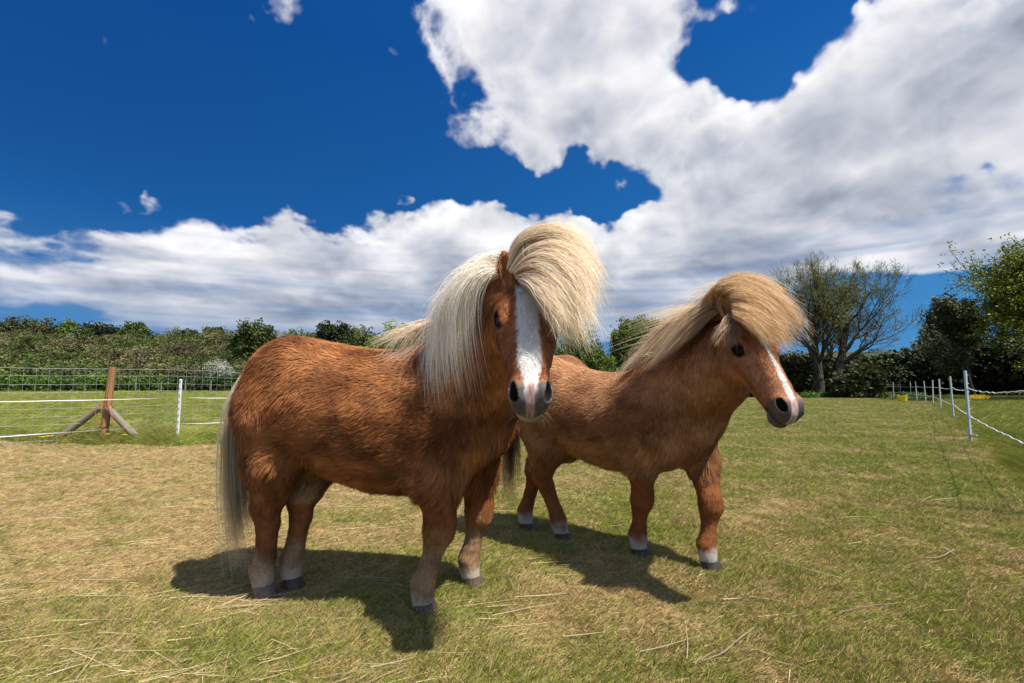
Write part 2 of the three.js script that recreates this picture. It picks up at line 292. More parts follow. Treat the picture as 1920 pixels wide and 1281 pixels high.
// how worn the turf is: pale dry thatch to the left, greener to the right, rank beyond the fences
const LEFT_EDGE = (x, z) => 9.0 - 0.10 * (x + 7) + .22 * noise(x * 1.3, z * 1.3, 6) + (x > -5 ? (x + 5) * .55 : 0) + (x > 0 ? 100 : 0);   // the uncut strip starts this far away
function zone(x, z) {                                     // returns {rank: 0..1, dry: 0..1, bare: 0..1}
  const d = -z, n1 = fbm(x * .9, z * .9, 1, 4), n2 = fbm(x * 3.1, z * 3.1, 5, 3);
  let rank = 0;
  if (x < 1.5) rank = sstep(-.35, .25, d - (7.55 - .18 * (x + 5.2) * (x > -5.2 ? -1.4 : 1) + .25 * noise(x * 1.7, z * 1.7, 6)));
  const fx = x - (7.25 + (d - 8.27) * .782); rank = Math.max(rank, sstep(-.5, .5, fx + .35 * noise(x * .8, z * .8, 4) - .25) * (z < 0 ? 1 : 0));
  let dry = clamp(.46 + 1.3 * n1 + .7 * n2 + .42 * sstep(.4, -2.4, x) - .28 * sstep(1.0, 4.5, x) + .14 * sstep(3, 7, d) * sstep(1, -2, x));
  const bare = clamp(2.3 * fbm(x * 2.2 + 9, z * 2.2, 8, 4) - .46);
  return { rank, dry, bare };
}
const GREEN = [.150, .175, .032], DRY = [.35, .275, .13], SOIL = [.21, .15, .08], RANKC = [.15, .185, .04];
{
  const rings = [0.0], A = 420; let r = .5; while (r < 900) { rings.push(r); r *= r < 60 ? 1.022 : 1.035; }
  const pos = [0, height(0, 0), 0], col = [.2, .16, .05], uv = [0, 0], idx = [];
  for (let i = 1; i < rings.length; i++) for (let j = 0; j < A; j++) {
    const a = j / A * 2 * Math.PI, x = Math.sin(a) * rings[i], z = -Math.cos(a) * rings[i], k = zone(x, z);
    let c = mix3(mix3(GREEN, DRY, k.dry), SOIL, Math.min(.5, k.bare * .6) * (1 - k.rank)); c = mix3(c, mix3(RANKC, [.22, .19, .065], clamp(.45 + fbm(x * .25, z * .6, 3, 3) * 1.6)), k.rank);
    if (rings[i] > 60) c = mix3(c, [.05, .07, .02], sstep(60, 80, rings[i]));
    c = [c[0] * 1.08, c[1] * 1.04, c[2]]; pos.push(x, height(x, z), z); col.push(...c); uv.push(x, z);
    if (i > 1) { const b = 1 + (i - 1) * A, p = b - A, j2 = (j + 1) % A; idx.push(p + j, p + j2, b + j, p + j2, b + j2, b + j); } else idx.push(0, 1 + (j + 1) % A, 1 + j);
  }
  // (wound so that the faces look up)
  for (let i = 0; i < idx.length; i += 3) { const t = idx[i + 1]; idx[i + 1] = idx[i + 2]; idx[i + 2] = t; }
  const S = 1024, tex = new Uint8Array(S * S * 4), bm = new Uint8Array(S * S * 4), rr = rng(4), lum = new Float32Array(S * S);
  for (let i = 0; i < S * S; i++) lum[i] = 226 + 36 * (rr() - .5);
  for (let i = 0; i < 26000; i++) {                        // thatch: short crossing stems, 2 m of it
    let x = rr() * S, y = rr() * S; const a = rr() * 6.28, L = 6 + 26 * rr(), v = 140 + 115 * rr(); for (let q = 0; q < L; q++) { lum[((Math.floor(y) % S + S) % S) * S + ((Math.floor(x) % S + S) % S)] = v; x += Math.cos(a + q * .02); y += Math.sin(a + q * .02); }
  }
  for (let i = 0; i < S * S; i++) { const v = clamp(lum[i], 0, 255); tex[i * 4] = v; tex[i * 4 + 1] = v; tex[i * 4 + 2] = v * .97; tex[i * 4 + 3] = 255; bm[i * 4] = bm[i * 4 + 1] = bm[i * 4 + 2] = v; bm[i * 4 + 3] = 255; }
  const mk = (d, srgb) => { const t = new THREE.DataTexture(d, S, S); if (srgb) t.colorSpace = THREE.SRGBColorSpace; t.magFilter = THREE.LinearFilter; t.wrapS = t.wrapT = THREE.RepeatWrapping; t.repeat.set(.5, .5); t.needsUpdate = true; return t; };
  const g = geom(pos, col, idx); g.setAttribute('uv', new THREE.Float32BufferAttribute(uv, 2));
  const ground = mesh('ground', g, std({ color: 0xffffff, vertexColors: true, map: mk(tex, true), bumpMap: mk(bm), bumpScale: .012, roughness: 1 }));
  tag(ground, 'grazed paddock turf running back to hedges and a scrubby hill', 'ground', null, 'structure');
}
// grass: tufts of a few blades, thickest near by
function bladeTuft(seed, n, h, w, spread, lean) {
  const r = rng(seed), b = hairBuf();
  for (let i = 0; i < n; i++) {
    const a = r() * 6.283, x = Math.cos(a) * spread * r(), z = Math.sin(a) * spread * r(), l = lean * (.3 + r()), d = r() * 6.283, H = h * (.55 + .6 * r()), pts = [];
    for (let k = 0; k < 4; k++) { const t = k / 3; pts.push([x + Math.cos(d) * l * H * t * t * 1.4, H * t * (1 - .28 * l * t), z + Math.sin(d) * l * H * t * t * 1.4]); }
    strand(b, pts, w * (.7 + .6 * r()), [1, 1, 1], [Math.cos(d + 1.5), .4, Math.sin(d + 1.5)], null, 1);
  }
  return geom(b.pos, b.col, b.idx, b.nor);
}
const bladeMat = phys({ color: 0xffffff, roughness: .75, specularIntensity: .35, side: THREE.DoubleSide, vertexColors: true, transmission: .25, thickness: 0 });
{
  const R = rng(90), up = V(0, 1, 0), lists = [[], [], [], []];
  const place = (li, x, z, s, c, sy = s) => lists[li].push({ p: V(x, height(x, z) - .002, z), q: new THREE.Quaternion().setFromAxisAngle(up, R() * 6.283), s: V(s, sy, s), c });
  const pick = (k, x, z) => {
    const t = R() < .15 + .75 * k.dry ? 1 : 0, f = .6 + .85 * R();
    let c = t ? mix3([.55, .44, .235], [.43, .315, .16], R()) : mix3([.20, .26, .038], [.33, .34, .08], R());
    if (k.rank > .5) c = R() < .3 ? mix3([.34, .28, .10], [.26, .20, .09], R()) : mix3([.21, .30, .045], [.34, .38, .08], R());
    return [c[0] * f * 1.22, c[1] * f * 1.17, c[2] * f * 1.1];
  };
  for (let i = 0; i < 430000; i++) {
    const u = R(), d = .55 * Math.pow(36 / .55, Math.pow(u, .9)), a = (R() - .5) * 2.5, x = d * a + (R() - .5) * 4, z = -d;
    if (Math.abs(x) > d * 1.2 + 2) continue;
    const k = zone(x, z); if (k.rank > .5) continue; if (k.bare > .12 && R() < Math.min(.55, k.bare * 1.6)) continue;
    const s = (.75 + .6 * R()) * (1 + .035 * d), c = pick(k, x, z);
    place(k.dry > .55 && R() < .5 ? 1 : 0, x, z, s, c, s * (1 - .35 * k.dry) * lerp(.7, 1.25, clamp(.5 + 1.4 * noise(x * 2.4, z * 2.4, 3))));
  }
  for (let i = 0; i < 180000; i++) {                       // rank grass past the fences
    const d = 4 * Math.pow(62 / 4, R()), a = (R() - .5) * 2.7, x = d * a, z = -d;
    const k = zone(x, z); if (k.rank <= .5 || Math.abs(x) > d * 1.2 + 2) continue;
    const c = pick(k, x, z), s = (.7 + .7 * R()) * (1 + .012 * d); place(2, x, z, s, c, s * lerp(.4, 1, sstep(.5, 1, k.rank)) * lerp(.7, 1.2, clamp(.5 + noise(x * .9, z * .9, 4))));
  }
  const g0 = instanced('grass', bladeTuft(1, 7, .030, .0030, .022, .9), bladeMat, lists[0]);
  tag(g0, 'short grazed green grass around the ponies and across the paddock', 'grass');
  const g1 = instanced('dry_grass', bladeTuft(2, 7, .024, .0028, .03, 1.6), bladeMat, lists[1]);
  tag(g1, 'short straw-coloured dead grass matted into the turf, thickest at left', 'dry grass');
  const g2 = instanced('rank_grass', bladeTuft(3, 9, .16, .0055, .09, .7), bladeMat, lists[2]);
  tag(g2, 'long uncut grass growing beyond the fences', 'long grass');
  // hay: loose stalks strewn on the turf, most of it at the left
  const hb = hairBuf(), hayR = rng(31);
  const stalk = (x, z, len, w, dir, c) => {
    const pts = [], bend = (hayR() - .5) * .35, n = 5, h0 = .010 + .012 * hayR(), h1 = (hayR() - .5) * .016; let px = x, pz = z, a = dir;
    for (let q = 0; q <= n; q++) { pts.push([px, height(px, pz) + h0 + h1 * q / n, pz]); px += Math.cos(a) * len / n; pz += Math.sin(a) * len / n; a += bend / n + (hayR() - .5) * .05; }
    strand(hb, pts, w, c, [(hayR() - .5) * .8, 1, (hayR() - .5) * .8 + .3], null, 1);
  };
  for (let i = 0; i < 4600; i++) {
    const d = 1.3 * Math.pow(8 / 1.3, hayR()), x = d * (-1.05 + 2.1 * hayR()), z = -d, den = sstep(.3, -1.2, x + .3 * noise(z * 2, x * 2)) + .10; if (hayR() > den * (.45 + .9 * clamp(fbm(x * 1.6, z * 2.4, 6, 3) + .5))) continue;
    const band = hayR() < .62, hk = .55 + .6 * hayR(), c = mix3([.42, .33, .16], [.58, .50, .30], hayR()).map((v) => v * hk);
    stalk(x, z, lerp(.03, .30, Math.pow(hayR(), 3)), .0024 + .0018 * hayR() * hayR(), band ? -.28 + (hayR() - .5) * .9 : hayR() * 6.283, c);
  }
  const hay = hairMesh('hay', hb, phys({ color: 0xffffff, vertexColors: true, roughness: 1, specularIntensity: .1, side: THREE.DoubleSide })); tag(hay, 'loose pale hay stalks strewn over the turf left of the ponies', 'hay', null, 'stuff');
}
// ---------------------------------------------------------------- trees, shrubs, hedges
function leafClump(seed, n, size, r) {                     // a spray of small leaves
  const R = rng(seed), pos = [], nor = [], col = [], idx = [];
  for (let i = 0; i < n; i++) {
    const c = norm3([R() - .5, (R() - .5) * .8, R() - .5]).map((v) => v * r * Math.cbrt(R())), d = norm3([R() - .5, (R() - .6) * .7, R() - .5]), nn = norm3(add3(cross3(d, [R() - .5, R() - .5, R() - .5]), [0, .5, 0])), s = norm3(cross3(d, nn)), L = size * (.7 + .6 * R()), w = L * .34, n2 = norm3(cross3(s, d)), b = pos.length / 3;
    pos.push(...add3(c, d, -L / 2), ...add3(add3(c, s, w), d, -.06 * L), ...add3(add3(c, d, L / 2), n2, -.12 * L), ...add3(add3(c, s, -w), d, -.06 * L));
    for (let k = 0; k < 4; k++) { nor.push(...n2); const v = .8 + .4 * R(); col.push(v, v, v); } idx.push(b, b + 1, b + 2, b, b + 2, b + 3);
  }
  return geom(pos, col, idx, nor);
}
const leafMat = phys({ color: 0xffffff, roughness: .6, specularIntensity: .4, side: THREE.DoubleSide, vertexColors: true, transmission: .35, thickness: 0 });
const barkTex = (() => {
  const W = 128, H = 256, d = new Uint8Array(W * H * 4);
  for (let y = 0; y < H; y++) for (let x = 0; x < W; x++) { const a = x / W * 6.283, v = 150 + 190 * fbm(Math.cos(a) * 3, Math.sin(a) * 3, y * .022, 5), k = (y * W + x) * 4; d[k] = d[k + 1] = d[k + 2] = clamp(v, 30, 255); d[k + 3] = 255; }
  const t = new THREE.DataTexture(d, W, H); t.magFilter = THREE.LinearFilter; t.wrapS = t.wrapT = THREE.RepeatWrapping; t.colorSpace = THREE.SRGBColorSpace; t.needsUpdate = true; return t;
})();
const bark = (c) => std({ color: new THREE.Color().setRGB(...c), map: barkTex, bumpMap: barkTex, bumpScale: .03, roughness: .95 });
const LEAFY = [leafClump(1, 9, .20, .30), leafClump(2, 12, .34, .5), leafClump(3, 7, .11, .22), leafClump(4, 10, .5, .8)];
const turnQ = (R) => new THREE.Quaternion().setFromEuler(new THREE.Euler((R() - .5) * 1.4, R() * 6.28, (R() - .5) * 1.4));
function tube(buf, pts, sides) {                           // pts: [x,y,z,r]
  const base = buf.pos.length / 3;
  for (let i = 0; i < pts.length; i++) {
    const t = norm3(sub3(pts[Math.min(pts.length - 1, i + 1)], pts[Math.max(0, i - 1)])), a = norm3(cross3(t, Math.abs(t[1]) < .9 ? [0, 1, 0] : [1, 0, 0])), b = cross3(t, a);
    for (let j = 0; j < sides; j++) { const q = j / sides * 6.283, n = add3(a.map((v) => v * Math.cos(q)), b, Math.sin(q)); buf.pos.push(...add3(pts[i], n, pts[i][3])); buf.nor.push(...n); buf.uv.push(j / sides * 2, i * .5); if (i) { const k = base + i * sides, j2 = (j + 1) % sides; buf.idx.push(k - sides + j, k - sides + j2, k + j, k - sides + j2, k + j2, k + j); } }
  }
}
const tubeBuf = () => ({ pos: [], nor: [], uv: [], idx: [] });
function tubeMesh(name, b, mat, parent) { const g = geom(b.pos, null, b.idx, b.nor); g.setAttribute('uv', new THREE.Float32BufferAttribute(b.uv, 2)); return mesh(name, g, mat, parent); }
// a tree grown limb by limb; leaves sit on the outer shoots
function growTree(o) {
  const R = rng(o.seed), t = thing(o.name, o.label, 'tree', o.base, o.group), tb = tubeBuf(), tw = tubeBuf(), sites = [];
  const grow = (p, d, len, r, lev) => {
    const n = lev === 0 ? 7 : lev < 3 ? 5 : 4, pts = [[...p, r]], kids = [];
    let q = p, dir = d;
    for (let i = 1; i <= n; i++) {
      dir = norm3(add3(dir, [(R() - .5), (R() - .5) * .8 + (lev > 0 ? o.rise : .1), (R() - .5)], lev === 0 ? o.bend0 : o.bend)); if (lev === 0 && o.lean) dir = norm3(add3(dir, o.lean, .12));
      q = add3(q, dir, len / n); const rr = r * lerp(1, lev === 0 ? .45 : .35, i / n); pts.push([...q, Math.max(rr, o.twig)]);
      if (i / n > (lev === 0 ? o.clear : .25)) kids.push([q, dir, rr, i / n]);
      if (lev >= o.levels - 1) sites.push(q);
    }
    tube(lev >= o.levels - 1 ? tw : tb, pts, lev < 2 ? 8 : lev < 4 ? 5 : 3);
    if (lev >= o.levels) return;
    for (const [kp, kd, kr, f] of kids) {
      const m = lev === 0 ? o.kids0 : o.kids;
      for (let j = 0; j < m; j++) { if (R() < (o.skip ?? .12)) continue; const a = R() * 6.283, e1 = norm3(cross3(kd, [R() - .5, R() - .5, R() - .5])), sp = lerp(.55, 1.15, R()) * o.angle, nd = norm3(add3(add3(kd, e1, sp), [Math.cos(a), .0, Math.sin(a)], .15)); grow(kp, nd, len * o.shrink * lerp(.7, 1.1, R()) * (lev === 0 ? lerp(1.15, .6, f) : 1), kr * (lev === 0 ? .6 : .68), lev + 1); }
    }
    if (lev > 0) grow(q, dir, len * .6, r * .35, lev + 1);
  };
  grow([0, -.1, 0], norm3(o.dir || [0, 1, 0]), o.height * o.stem, o.r, 0);
  // scale so that the crown reaches the height asked for
  let top = 0; for (const s of sites) top = Math.max(top, s[1]);
  const k = o.height / top; for (const b of [tb, tw]) for (let i = 0; i < b.pos.length; i++) b.pos[i] *= k;
  tubeMesh('trunk', tb, bark(o.bark), t); const twm = tubeMesh('twigs', tw, bark(o.bark), t); twm.userData.kind = 'stuff';
  const list = []; for (const s of sites) for (let j = 0; j < o.leaves; j++) { if (R() > o.leafy) continue; const p = V(s[0] * k + (R() - .5) * o.puff, s[1] * k + (R() - .5) * o.puff, s[2] * k + (R() - .5) * o.puff), f = .65 + .7 * R(), sz = o.leaf * (.7 + .6 * R()); list.push({ p, q: turnQ(R), s: V(sz, sz, sz), c: mix3(o.green[0], o.green[1], R()).map((v) => v * f) }); }
  instanced('crown', LEAFY[o.clump], leafMat, list, t);
  return t;
}
// a dense crown: leaf sprays through uneven lobes. lobes: [x, y, z, rx, ry, rz]
function lobes(R, list, lob, n, green, size, o = {}) {
  for (const l of lob) { const sd = R() * 50, m = Math.round(n * (l[6] || 1)); for (let i = 0; i < m; i++) {
    const d = norm3([R() - .5, R() - .45, R() - .5]), rr = Math.pow(R(), .38) * (1 + .45 * noise(d[0] * 2.2 + sd, d[1] * 2.2, d[2] * 2.2) + .25 * noise(d[0] * 5 + sd, d[1] * 5, d[2] * 5)), y = l[1] + d[1] * l[4] * rr; if (y < .05) continue;
    const tone = clamp(.5 + .9 * noise(d[0] * 3 + sd, d[1] * 3, d[2] * 3 + 8)), f = .65 + .7 * R(), s = size * (.65 + .7 * R());
    list.push({ p: V(l[0] + d[0] * l[3] * rr, y, l[2] + d[2] * l[5] * rr), q: turnQ(R), s: V(s, s, s), c: mix3(green[0], green[1], clamp(tone + .3 * (R() - .5))).map((v) => v * f) });
  } }
}
function bushy(o) {                                        // a shrub or a far tree: stems and a dense crown
  const R = rng(o.seed), t = thing(o.name, o.label, o.cat || 'tree', o.base, o.group), list = [], tb = tubeBuf();
  lobes(R, list, o.lobes, o.n, o.green, o.size);
  for (const l of o.lobes) { const m = [lerp(0, l[0], .6) + (R() - .5) * .3, l[1] * .5, lerp(0, l[2], .6), o.r * .7], e = [l[0], l[1] + l[4] * .3, l[2], o.r * .3]; tube(tb, [[(R() - .5) * o.r, -.1, (R() - .5) * o.r, o.r], m, e], 6); }
  tubeMesh(o.cat === 'shrub' ? 'stems' : 'trunk', tb, bark(o.bark || [.09, .07, .05]), t);
  if (o.bloom) { const b = []; lobes(R, b, o.lobes, o.bloom, [[.78, .78, .70], [.88, .88, .82]], o.size * 1.1); instanced('blossom', LEAFY[2], leafMat, b, t); }
  instanced('crown', LEAFY[o.clump ?? 1], leafMat, list, t);
  return t;
}
const on = (px, d, dy = 0) => { const p = P(px, 728, d); return [p.x, height(p.x, p.z) + dy, p.z]; };
// right: the big tree coming into leaf, two stems
{
  const base = { levels: 5, stem: .62, rise: .20, bend0: .16, bend: .46, clear: .28, kids0: 2, kids: 2, skip: .42, angle: .95, shrink: .66, twig: .009, bark: [.24, .20, .15], leaves: 1, leafy: .22, puff: .4, leaf: .5, clump: 2, green: [[.30, .34, .08], [.52, .53, .14]] };
  growTree({ ...base, name: 'tree', label: 'tall half-bare tree with straight trunk, just coming into leaf, left of the leaning one', base: on(1536, 40), height: 11.6, r: .46, seed: 3 });
  growTree({ ...base, name: 'tree', label: 'tall half-bare tree with trunk leaning right, just coming into leaf', base: on(1556, 40.6), height: 11.5, r: .44, seed: 8, dir: [.42, 1, 0], lean: [.10, .5, 0] });
  // oak at the right edge
  growTree({ name: 'oak_tree', label: 'oak in fresh yellow-green leaf at the right edge of the field', base: on(2012, 27), height: 9.4, skip: .36, r: .42, seed: 21, levels: 4, stem: .46, rise: .06, bend0: .2, bend: .42, clear: .25, kids0: 4, kids: 2, angle: 1.25, shrink: .80, twig: .015, bark: [.07, .055, .04], leaves: 3, leafy: .52, puff: .7, leaf: .62, clump: 0, green: [[.10, .15, .018], [.36, .38, .03]] });
  // dark wind-leaned tree before it
  growTree({ name: 'tree', label: 'dark tree with a layered olive crown, left of the oak', base: on(1822, 33), height: 6.6, skip: .5, r: .26, seed: 14, levels: 4, stem: .6, rise: .12, bend0: .25, bend: .45, clear: .35, kids0: 3, kids: 2, angle: 1.2, shrink: .56, twig: .012, bark: [.06, .05, .04], leaves: 2, leafy: .6, puff: .7, leaf: .8, clump: 0, dir: [-.16, 1, 0], green: [[.075, .095, .045], [.18, .19, .085]] });
  // hedge along the foot of the field
  const R = rng(55), list = [], list2 = [];
  const hg = thing('hedge', 'overgrown hedge closing off the far end of the field, cloud shade painted into its leaves at right', 'hedge');
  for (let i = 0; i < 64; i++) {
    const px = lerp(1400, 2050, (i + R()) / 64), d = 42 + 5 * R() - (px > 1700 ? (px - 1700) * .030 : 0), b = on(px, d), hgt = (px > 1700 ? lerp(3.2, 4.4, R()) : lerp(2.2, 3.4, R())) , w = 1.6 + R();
    lobes(R, list, [[b[0], b[1] + hgt * .55, b[2], w, hgt * .5, w]], 240, px < 1640 ? [[0.040, 0.059, 0.016], [0.109, 0.124, 0.034]] : [[0.016, 0.025, 0.009], [0.053, 0.070, 0.020]], .8);  // cloud shade over the right part is put into the darker leaf greens
  }
  for (let i = 0; i < 46; i++) { const b = on(lerp(660, 1420, (i + R()) / 46), 44 + 4 * R()), hgt = lerp(1.7, 2.5, R()), w = 1.7 + R(); lobes(R, list, [[b[0], b[1] + hgt * .5, b[2], w, hgt * .5, w]], 170, [[.05, .075, .016], [.12, .15, .035]], .75); }
  for (let i = 0; i < 40; i++) { const b = on(lerp(1510, 1720, R()), 38 + R() * 1.5); lobes(R, list2, [[b[0], b[1] + .1, b[2], .8, .35, .5]], 30, [[0.078, 0.155, 0.023], [0.155, 0.264, 0.046]], .5); }
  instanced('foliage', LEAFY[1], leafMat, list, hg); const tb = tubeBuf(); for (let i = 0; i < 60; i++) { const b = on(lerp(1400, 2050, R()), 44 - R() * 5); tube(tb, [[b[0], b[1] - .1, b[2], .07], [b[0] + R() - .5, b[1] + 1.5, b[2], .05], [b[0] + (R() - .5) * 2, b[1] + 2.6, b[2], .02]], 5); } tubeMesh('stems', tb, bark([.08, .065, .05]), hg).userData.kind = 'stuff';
  tag(instanced('ground_plants', LEAFY[0], leafMat, list2), 'low bright green weeds along the foot of the far hedge', 'weeds');
  bushy({ name: 'bush', cat: 'shrub', label: 'olive green bush at the foot of the leaning half-bare tree', base: on(1618, 38), seed: 61, lobes: [[0, 1.2, 0, 1.5, 1.2, 1.2], [-1.1, .8, .2, 1.0, .8, .9]], n: 700, green: [[.04, .055, .014], [.10, .12, .035]] , size: .7, r: .07 });
}
// middle, behind the ponies
bushy({ name: 'tree', label: 'rounded green tree seen between the two ponies, behind the wind-blown forelock', base: on(1088, 34), seed: 71, lobes: [[0, 3.5, 0, 1.35, 1.7, 1.3], [.7, 2.6, 0, 1.25, 1.2, 1.2], [-1, 2.6, 0, 1.2, 1.3, 1.1], [1.6, 2.2, 0, .9, .8, .9, .6], [.2, 1.3, 0, 2, 1, 1.4]], n: 620, green: [[0.078, 0.132, 0.019], [0.232, 0.295, 0.043]], size: .62, r: .14, clump: 0 });
growTree({ name: 'oak_tree', label: 'spreading oak in young leaf behind the far pony\'s mane', base: on(1222, 39), height: 6.2, r: .25, seed: 33, levels: 4, stem: .42, rise: .05, bend0: .2, bend: .42, clear: .3, kids0: 4, kids: 2, angle: 1.3, shrink: .74, twig: .014, bark: [.08, .065, .05], leaves: 2, leafy: .8, puff: .6, leaf: .8, clump: 0, green: [[0.078, 0.132, 0.019], [0.232, 0.279, 0.039]] });
bushy({ name: 'bush', cat: 'shrub', label: 'low bright green bushes under the trees between the ponies', base: on(1120, 31), seed: 72, lobes: [[-1.6, .9, 0, 1.5, 1, 1], [.4, .8, .3, 1.6, .9, 1], [2.2, .7, 0, 1.5, .9, 1], [4, .9, 0, 1.6, 1, 1], [-3.4, .9, 0, 1.6, 1.1, 1]], n: 420, green: [[0.109, 0.186, 0.023], [0.217, 0.326, 0.046]], size: .55, r: .06, clump: 0 });
bushy({ name: 'bush', cat: 'shrub', label: 'bright spring-green bush showing above the near pony\'s back', base: on(742, 30), seed: 73, lobes: [[0, 3.5, 0, .9, 1.1, .8], [-.9, 2.9, 0, .8, .9, .8], [.8, 3.2, 0, .8, 1.0, .8], [-1.6, 2.4, 0, .7, .8, .7], [0, 1.6, 0, 1.8, 1.6, 1]], n: 420, green: [[0.171, 0.264, 0.023], [0.341, 0.449, 0.046]], size: .5, r: .07, clump: 0 });
growTree({ name: 'sapling', label: 'thin pale sapling in first leaf beside the bright green bush', base: on(776, 31), height: 4.9, r: .07, seed: 41, levels: 3, stem: .6, rise: .35, bend0: .1, bend: .3, clear: .25, kids0: 2, kids: 2, angle: .6, shrink: .5, twig: .008, bark: [.2, .18, .14], leaves: 1, leafy: .6, puff: .3, leaf: .5, clump: 2, green: [[0.186, 0.264, 0.046], [0.310, 0.403, 0.078]] });
bushy({ name: 'tree', label: 'small dark distant tree on the skyline just above the near pony\'s back', base: on(622, 82), seed: 74, lobes: [[0, 2.6, 0, 3.2, 2.6, 2]], n: 420, green: [[0.046, 0.062, 0.019], [0.093, 0.109, 0.031]], size: 1.1, r: .2 });
bushy({ name: 'tree', label: 'distant dark green clump low on the skyline left of the bright bush', base: on(697, 62), seed: 75, lobes: [[0, 3, 0, 2.4, 3, 2], [-2, 2.4, 0, 1.8, 2.4, 1.6]], n: 420, green: [[0.031, 0.062, 0.016], [0.078, 0.124, 0.028]], size: .9, r: .2 });
// left: the scrubby hill
{
  const R = rng(81), list = [], front = [];
  for (let i = 0; i < 640; i++) {
    const d = lerp(52, 100, Math.pow(R(), .9)), px = lerp(-330, 680, R()), b = on(px, d), hgt = lerp(1.2, 3.0, R()) * (R() < .14 ? 1.45 : 1), w = lerp(1.1, 2.8, R()), t = fbm(b[0] * .09, b[2] * .09, 2, 3);
    const br = clamp(.5 + 2.0 * t + .8 * (R() - .5)), k = lerp(.7, 1.35, R()), g = [mix3([.075, .115, .022], [.16, .14, .065], br).map((v) => v * k), mix3([.16, .225, .04], [.32, .28, .13], br).map((v) => v * k)];
    lobes(R, list, [[b[0], b[1] + hgt * .4, b[2], w, hgt * .55, w]], 125, g, .72);
  }
  const sc = instanced('hillside_scrub', LEAFY[1], leafMat, list); tag(sc, 'olive brown and green scrub covering the hillside beyond the left field', 'scrub');
  for (let i = 0; i < 60; i++) { const b = on(lerp(-60, 560, R()), lerp(48, 52, R())); lobes(R, front, [[b[0], b[1] + .5, b[2], 1.3, lerp(.7, 1.5, R()), 1]], 80, b[0] < -33 ? [[0.093, 0.171, 0.022], [0.186, 0.295, 0.043]] : [[0.046, 0.085, 0.019], [0.109, 0.171, 0.031]], .7); }
  tag(instanced('brambles', LEAFY[1], leafMat, front), 'bright green brambles edging the foot of the scrubby hill', 'brambles');
  const sky = (px, d, py, w, green, label, name, extra = {}) => { const b = on(px, d), top = P(px, py, d).y - b[1]; const rx = w * d / 960 / 2; return bushy({ name, label, base: b, seed: px, lobes: [[0, top * .55, 0, rx, top * .47, rx * .8], [rx * .5, top * .42, 0, rx * .6, top * .36, rx * .6], [-rx * .5, top * .4, 0, rx * .6, top * .36, rx * .6]], n: 420, green, size: 1.15, r: .25, ...extra }); };
  sky(122, 104, 604, 34, [[0.109, 0.186, 0.031], [0.217, 0.326, 0.062]], 'small light green domed tree on the left skyline', 'tree');
  sky(178, 104, 608, 74, [[0.019, 0.037, 0.016], [0.054, 0.078, 0.028]], 'dark flat-topped tree on the left skyline, right of the light green dome', 'tree');
  sky(245, 98, 608, 46, [[0.078, 0.124, 0.022], [0.171, 0.232, 0.046]], 'mid green tree on the left skyline, right of the dark flat-topped tree', 'tree');
  sky(347, 100, 621, 28, [[0.078, 0.109, 0.023], [0.155, 0.186, 0.046]], 'small olive bush breaking the skyline, midway along the hill', 'tree');
  sky(396, 98, 616, 34, [[0.078, 0.132, 0.023], [0.155, 0.232, 0.046]], 'rounded green tree on the skyline near the right end of the hill', 'tree');
  sky(472, 70, 604, 74, [[0.062, 0.093, 0.019], [0.186, 0.232, 0.054]], 'largest skyline tree at the right end of the hill, above the pony\'s rump', 'tree', { n: 700, size: .9 });
  sky(40, 104, 597, 110, [[0.078, 0.093, 0.031], [0.155, 0.155, 0.054]], 'broad olive treetop at the left end of the skyline', 'tree');
  const b = on(404, 50); bushy({ name: 'hawthorn', cat: 'shrub', label: 'hawthorn covered in white blossom above the wire fence', base: b, seed: 91, lobes: [[0, 2.3, 0, 1.1, .9, 1], [.9, 2.0, 0, .8, .6, .8], [-.3, 1.4, 0, .8, .6, .7]], n: 150, bloom: 620, green: [[0.078, 0.117, 0.026], [0.156, 0.208, 0.052]], size: .6, r: .06, clump: 0 });
  const b2 = on(150, 84); bushy({ name: 'hawthorn', cat: 'shrub', label: 'distant hawthorn with a little white blossom high on the left hill', base: b2, seed: 92, lobes: [[0, 3.0, 0, 1.6, .9, 1.2]], n: 60, bloom: 90, green: [[0.078, 0.117, 0.026], [0.156, 0.208, 0.052]], size: 1, r: .06 });
}
// ---------------------------------------------------------------- fences and small things
const wireMat = std({ color: new THREE.Color().setRGB(.50, .52, .53), metalness: .35, roughness: .5 });
const whitePlastic = std({ color: new THREE.Color().setRGB(.80, .80, .78), roughness: .5 });
const twineMat = std({ color: new THREE.Color().setRGB(.55, .12, .03), roughness: .8 });
function tubeThing(name, pts, r, mat, sides, parent) { const b = tubeBuf(); tube(b, pts.map((p) => [p[0], p[1], p[2], r]), sides); return tubeMesh(name, b, mat, parent); }
const woodTex = (dark) => { const W = 128, H = 256, d = new Uint8Array(W * H * 4); for (let y = 0; y < H; y++) for (let x = 0; x < W; x++) { const a = x / W * 6.283, v = 185 + 110 * fbm(Math.cos(a) * 6 + dark, Math.sin(a) * 6, y * .012, 5) + 40 * noise(x * .7, y * .02, 3), k = (y * W + x) * 4; d[k] = d[k + 1] = d[k + 2] = clamp(v, 40, 255); d[k + 3] = 255; } const t = new THREE.DataTexture(d, W, H); t.magFilter = THREE.LinearFilter; t.wrapS = t.wrapT = THREE.RepeatWrapping; t.colorSpace = THREE.SRGBColorSpace; t.needsUpdate = true; return t; };
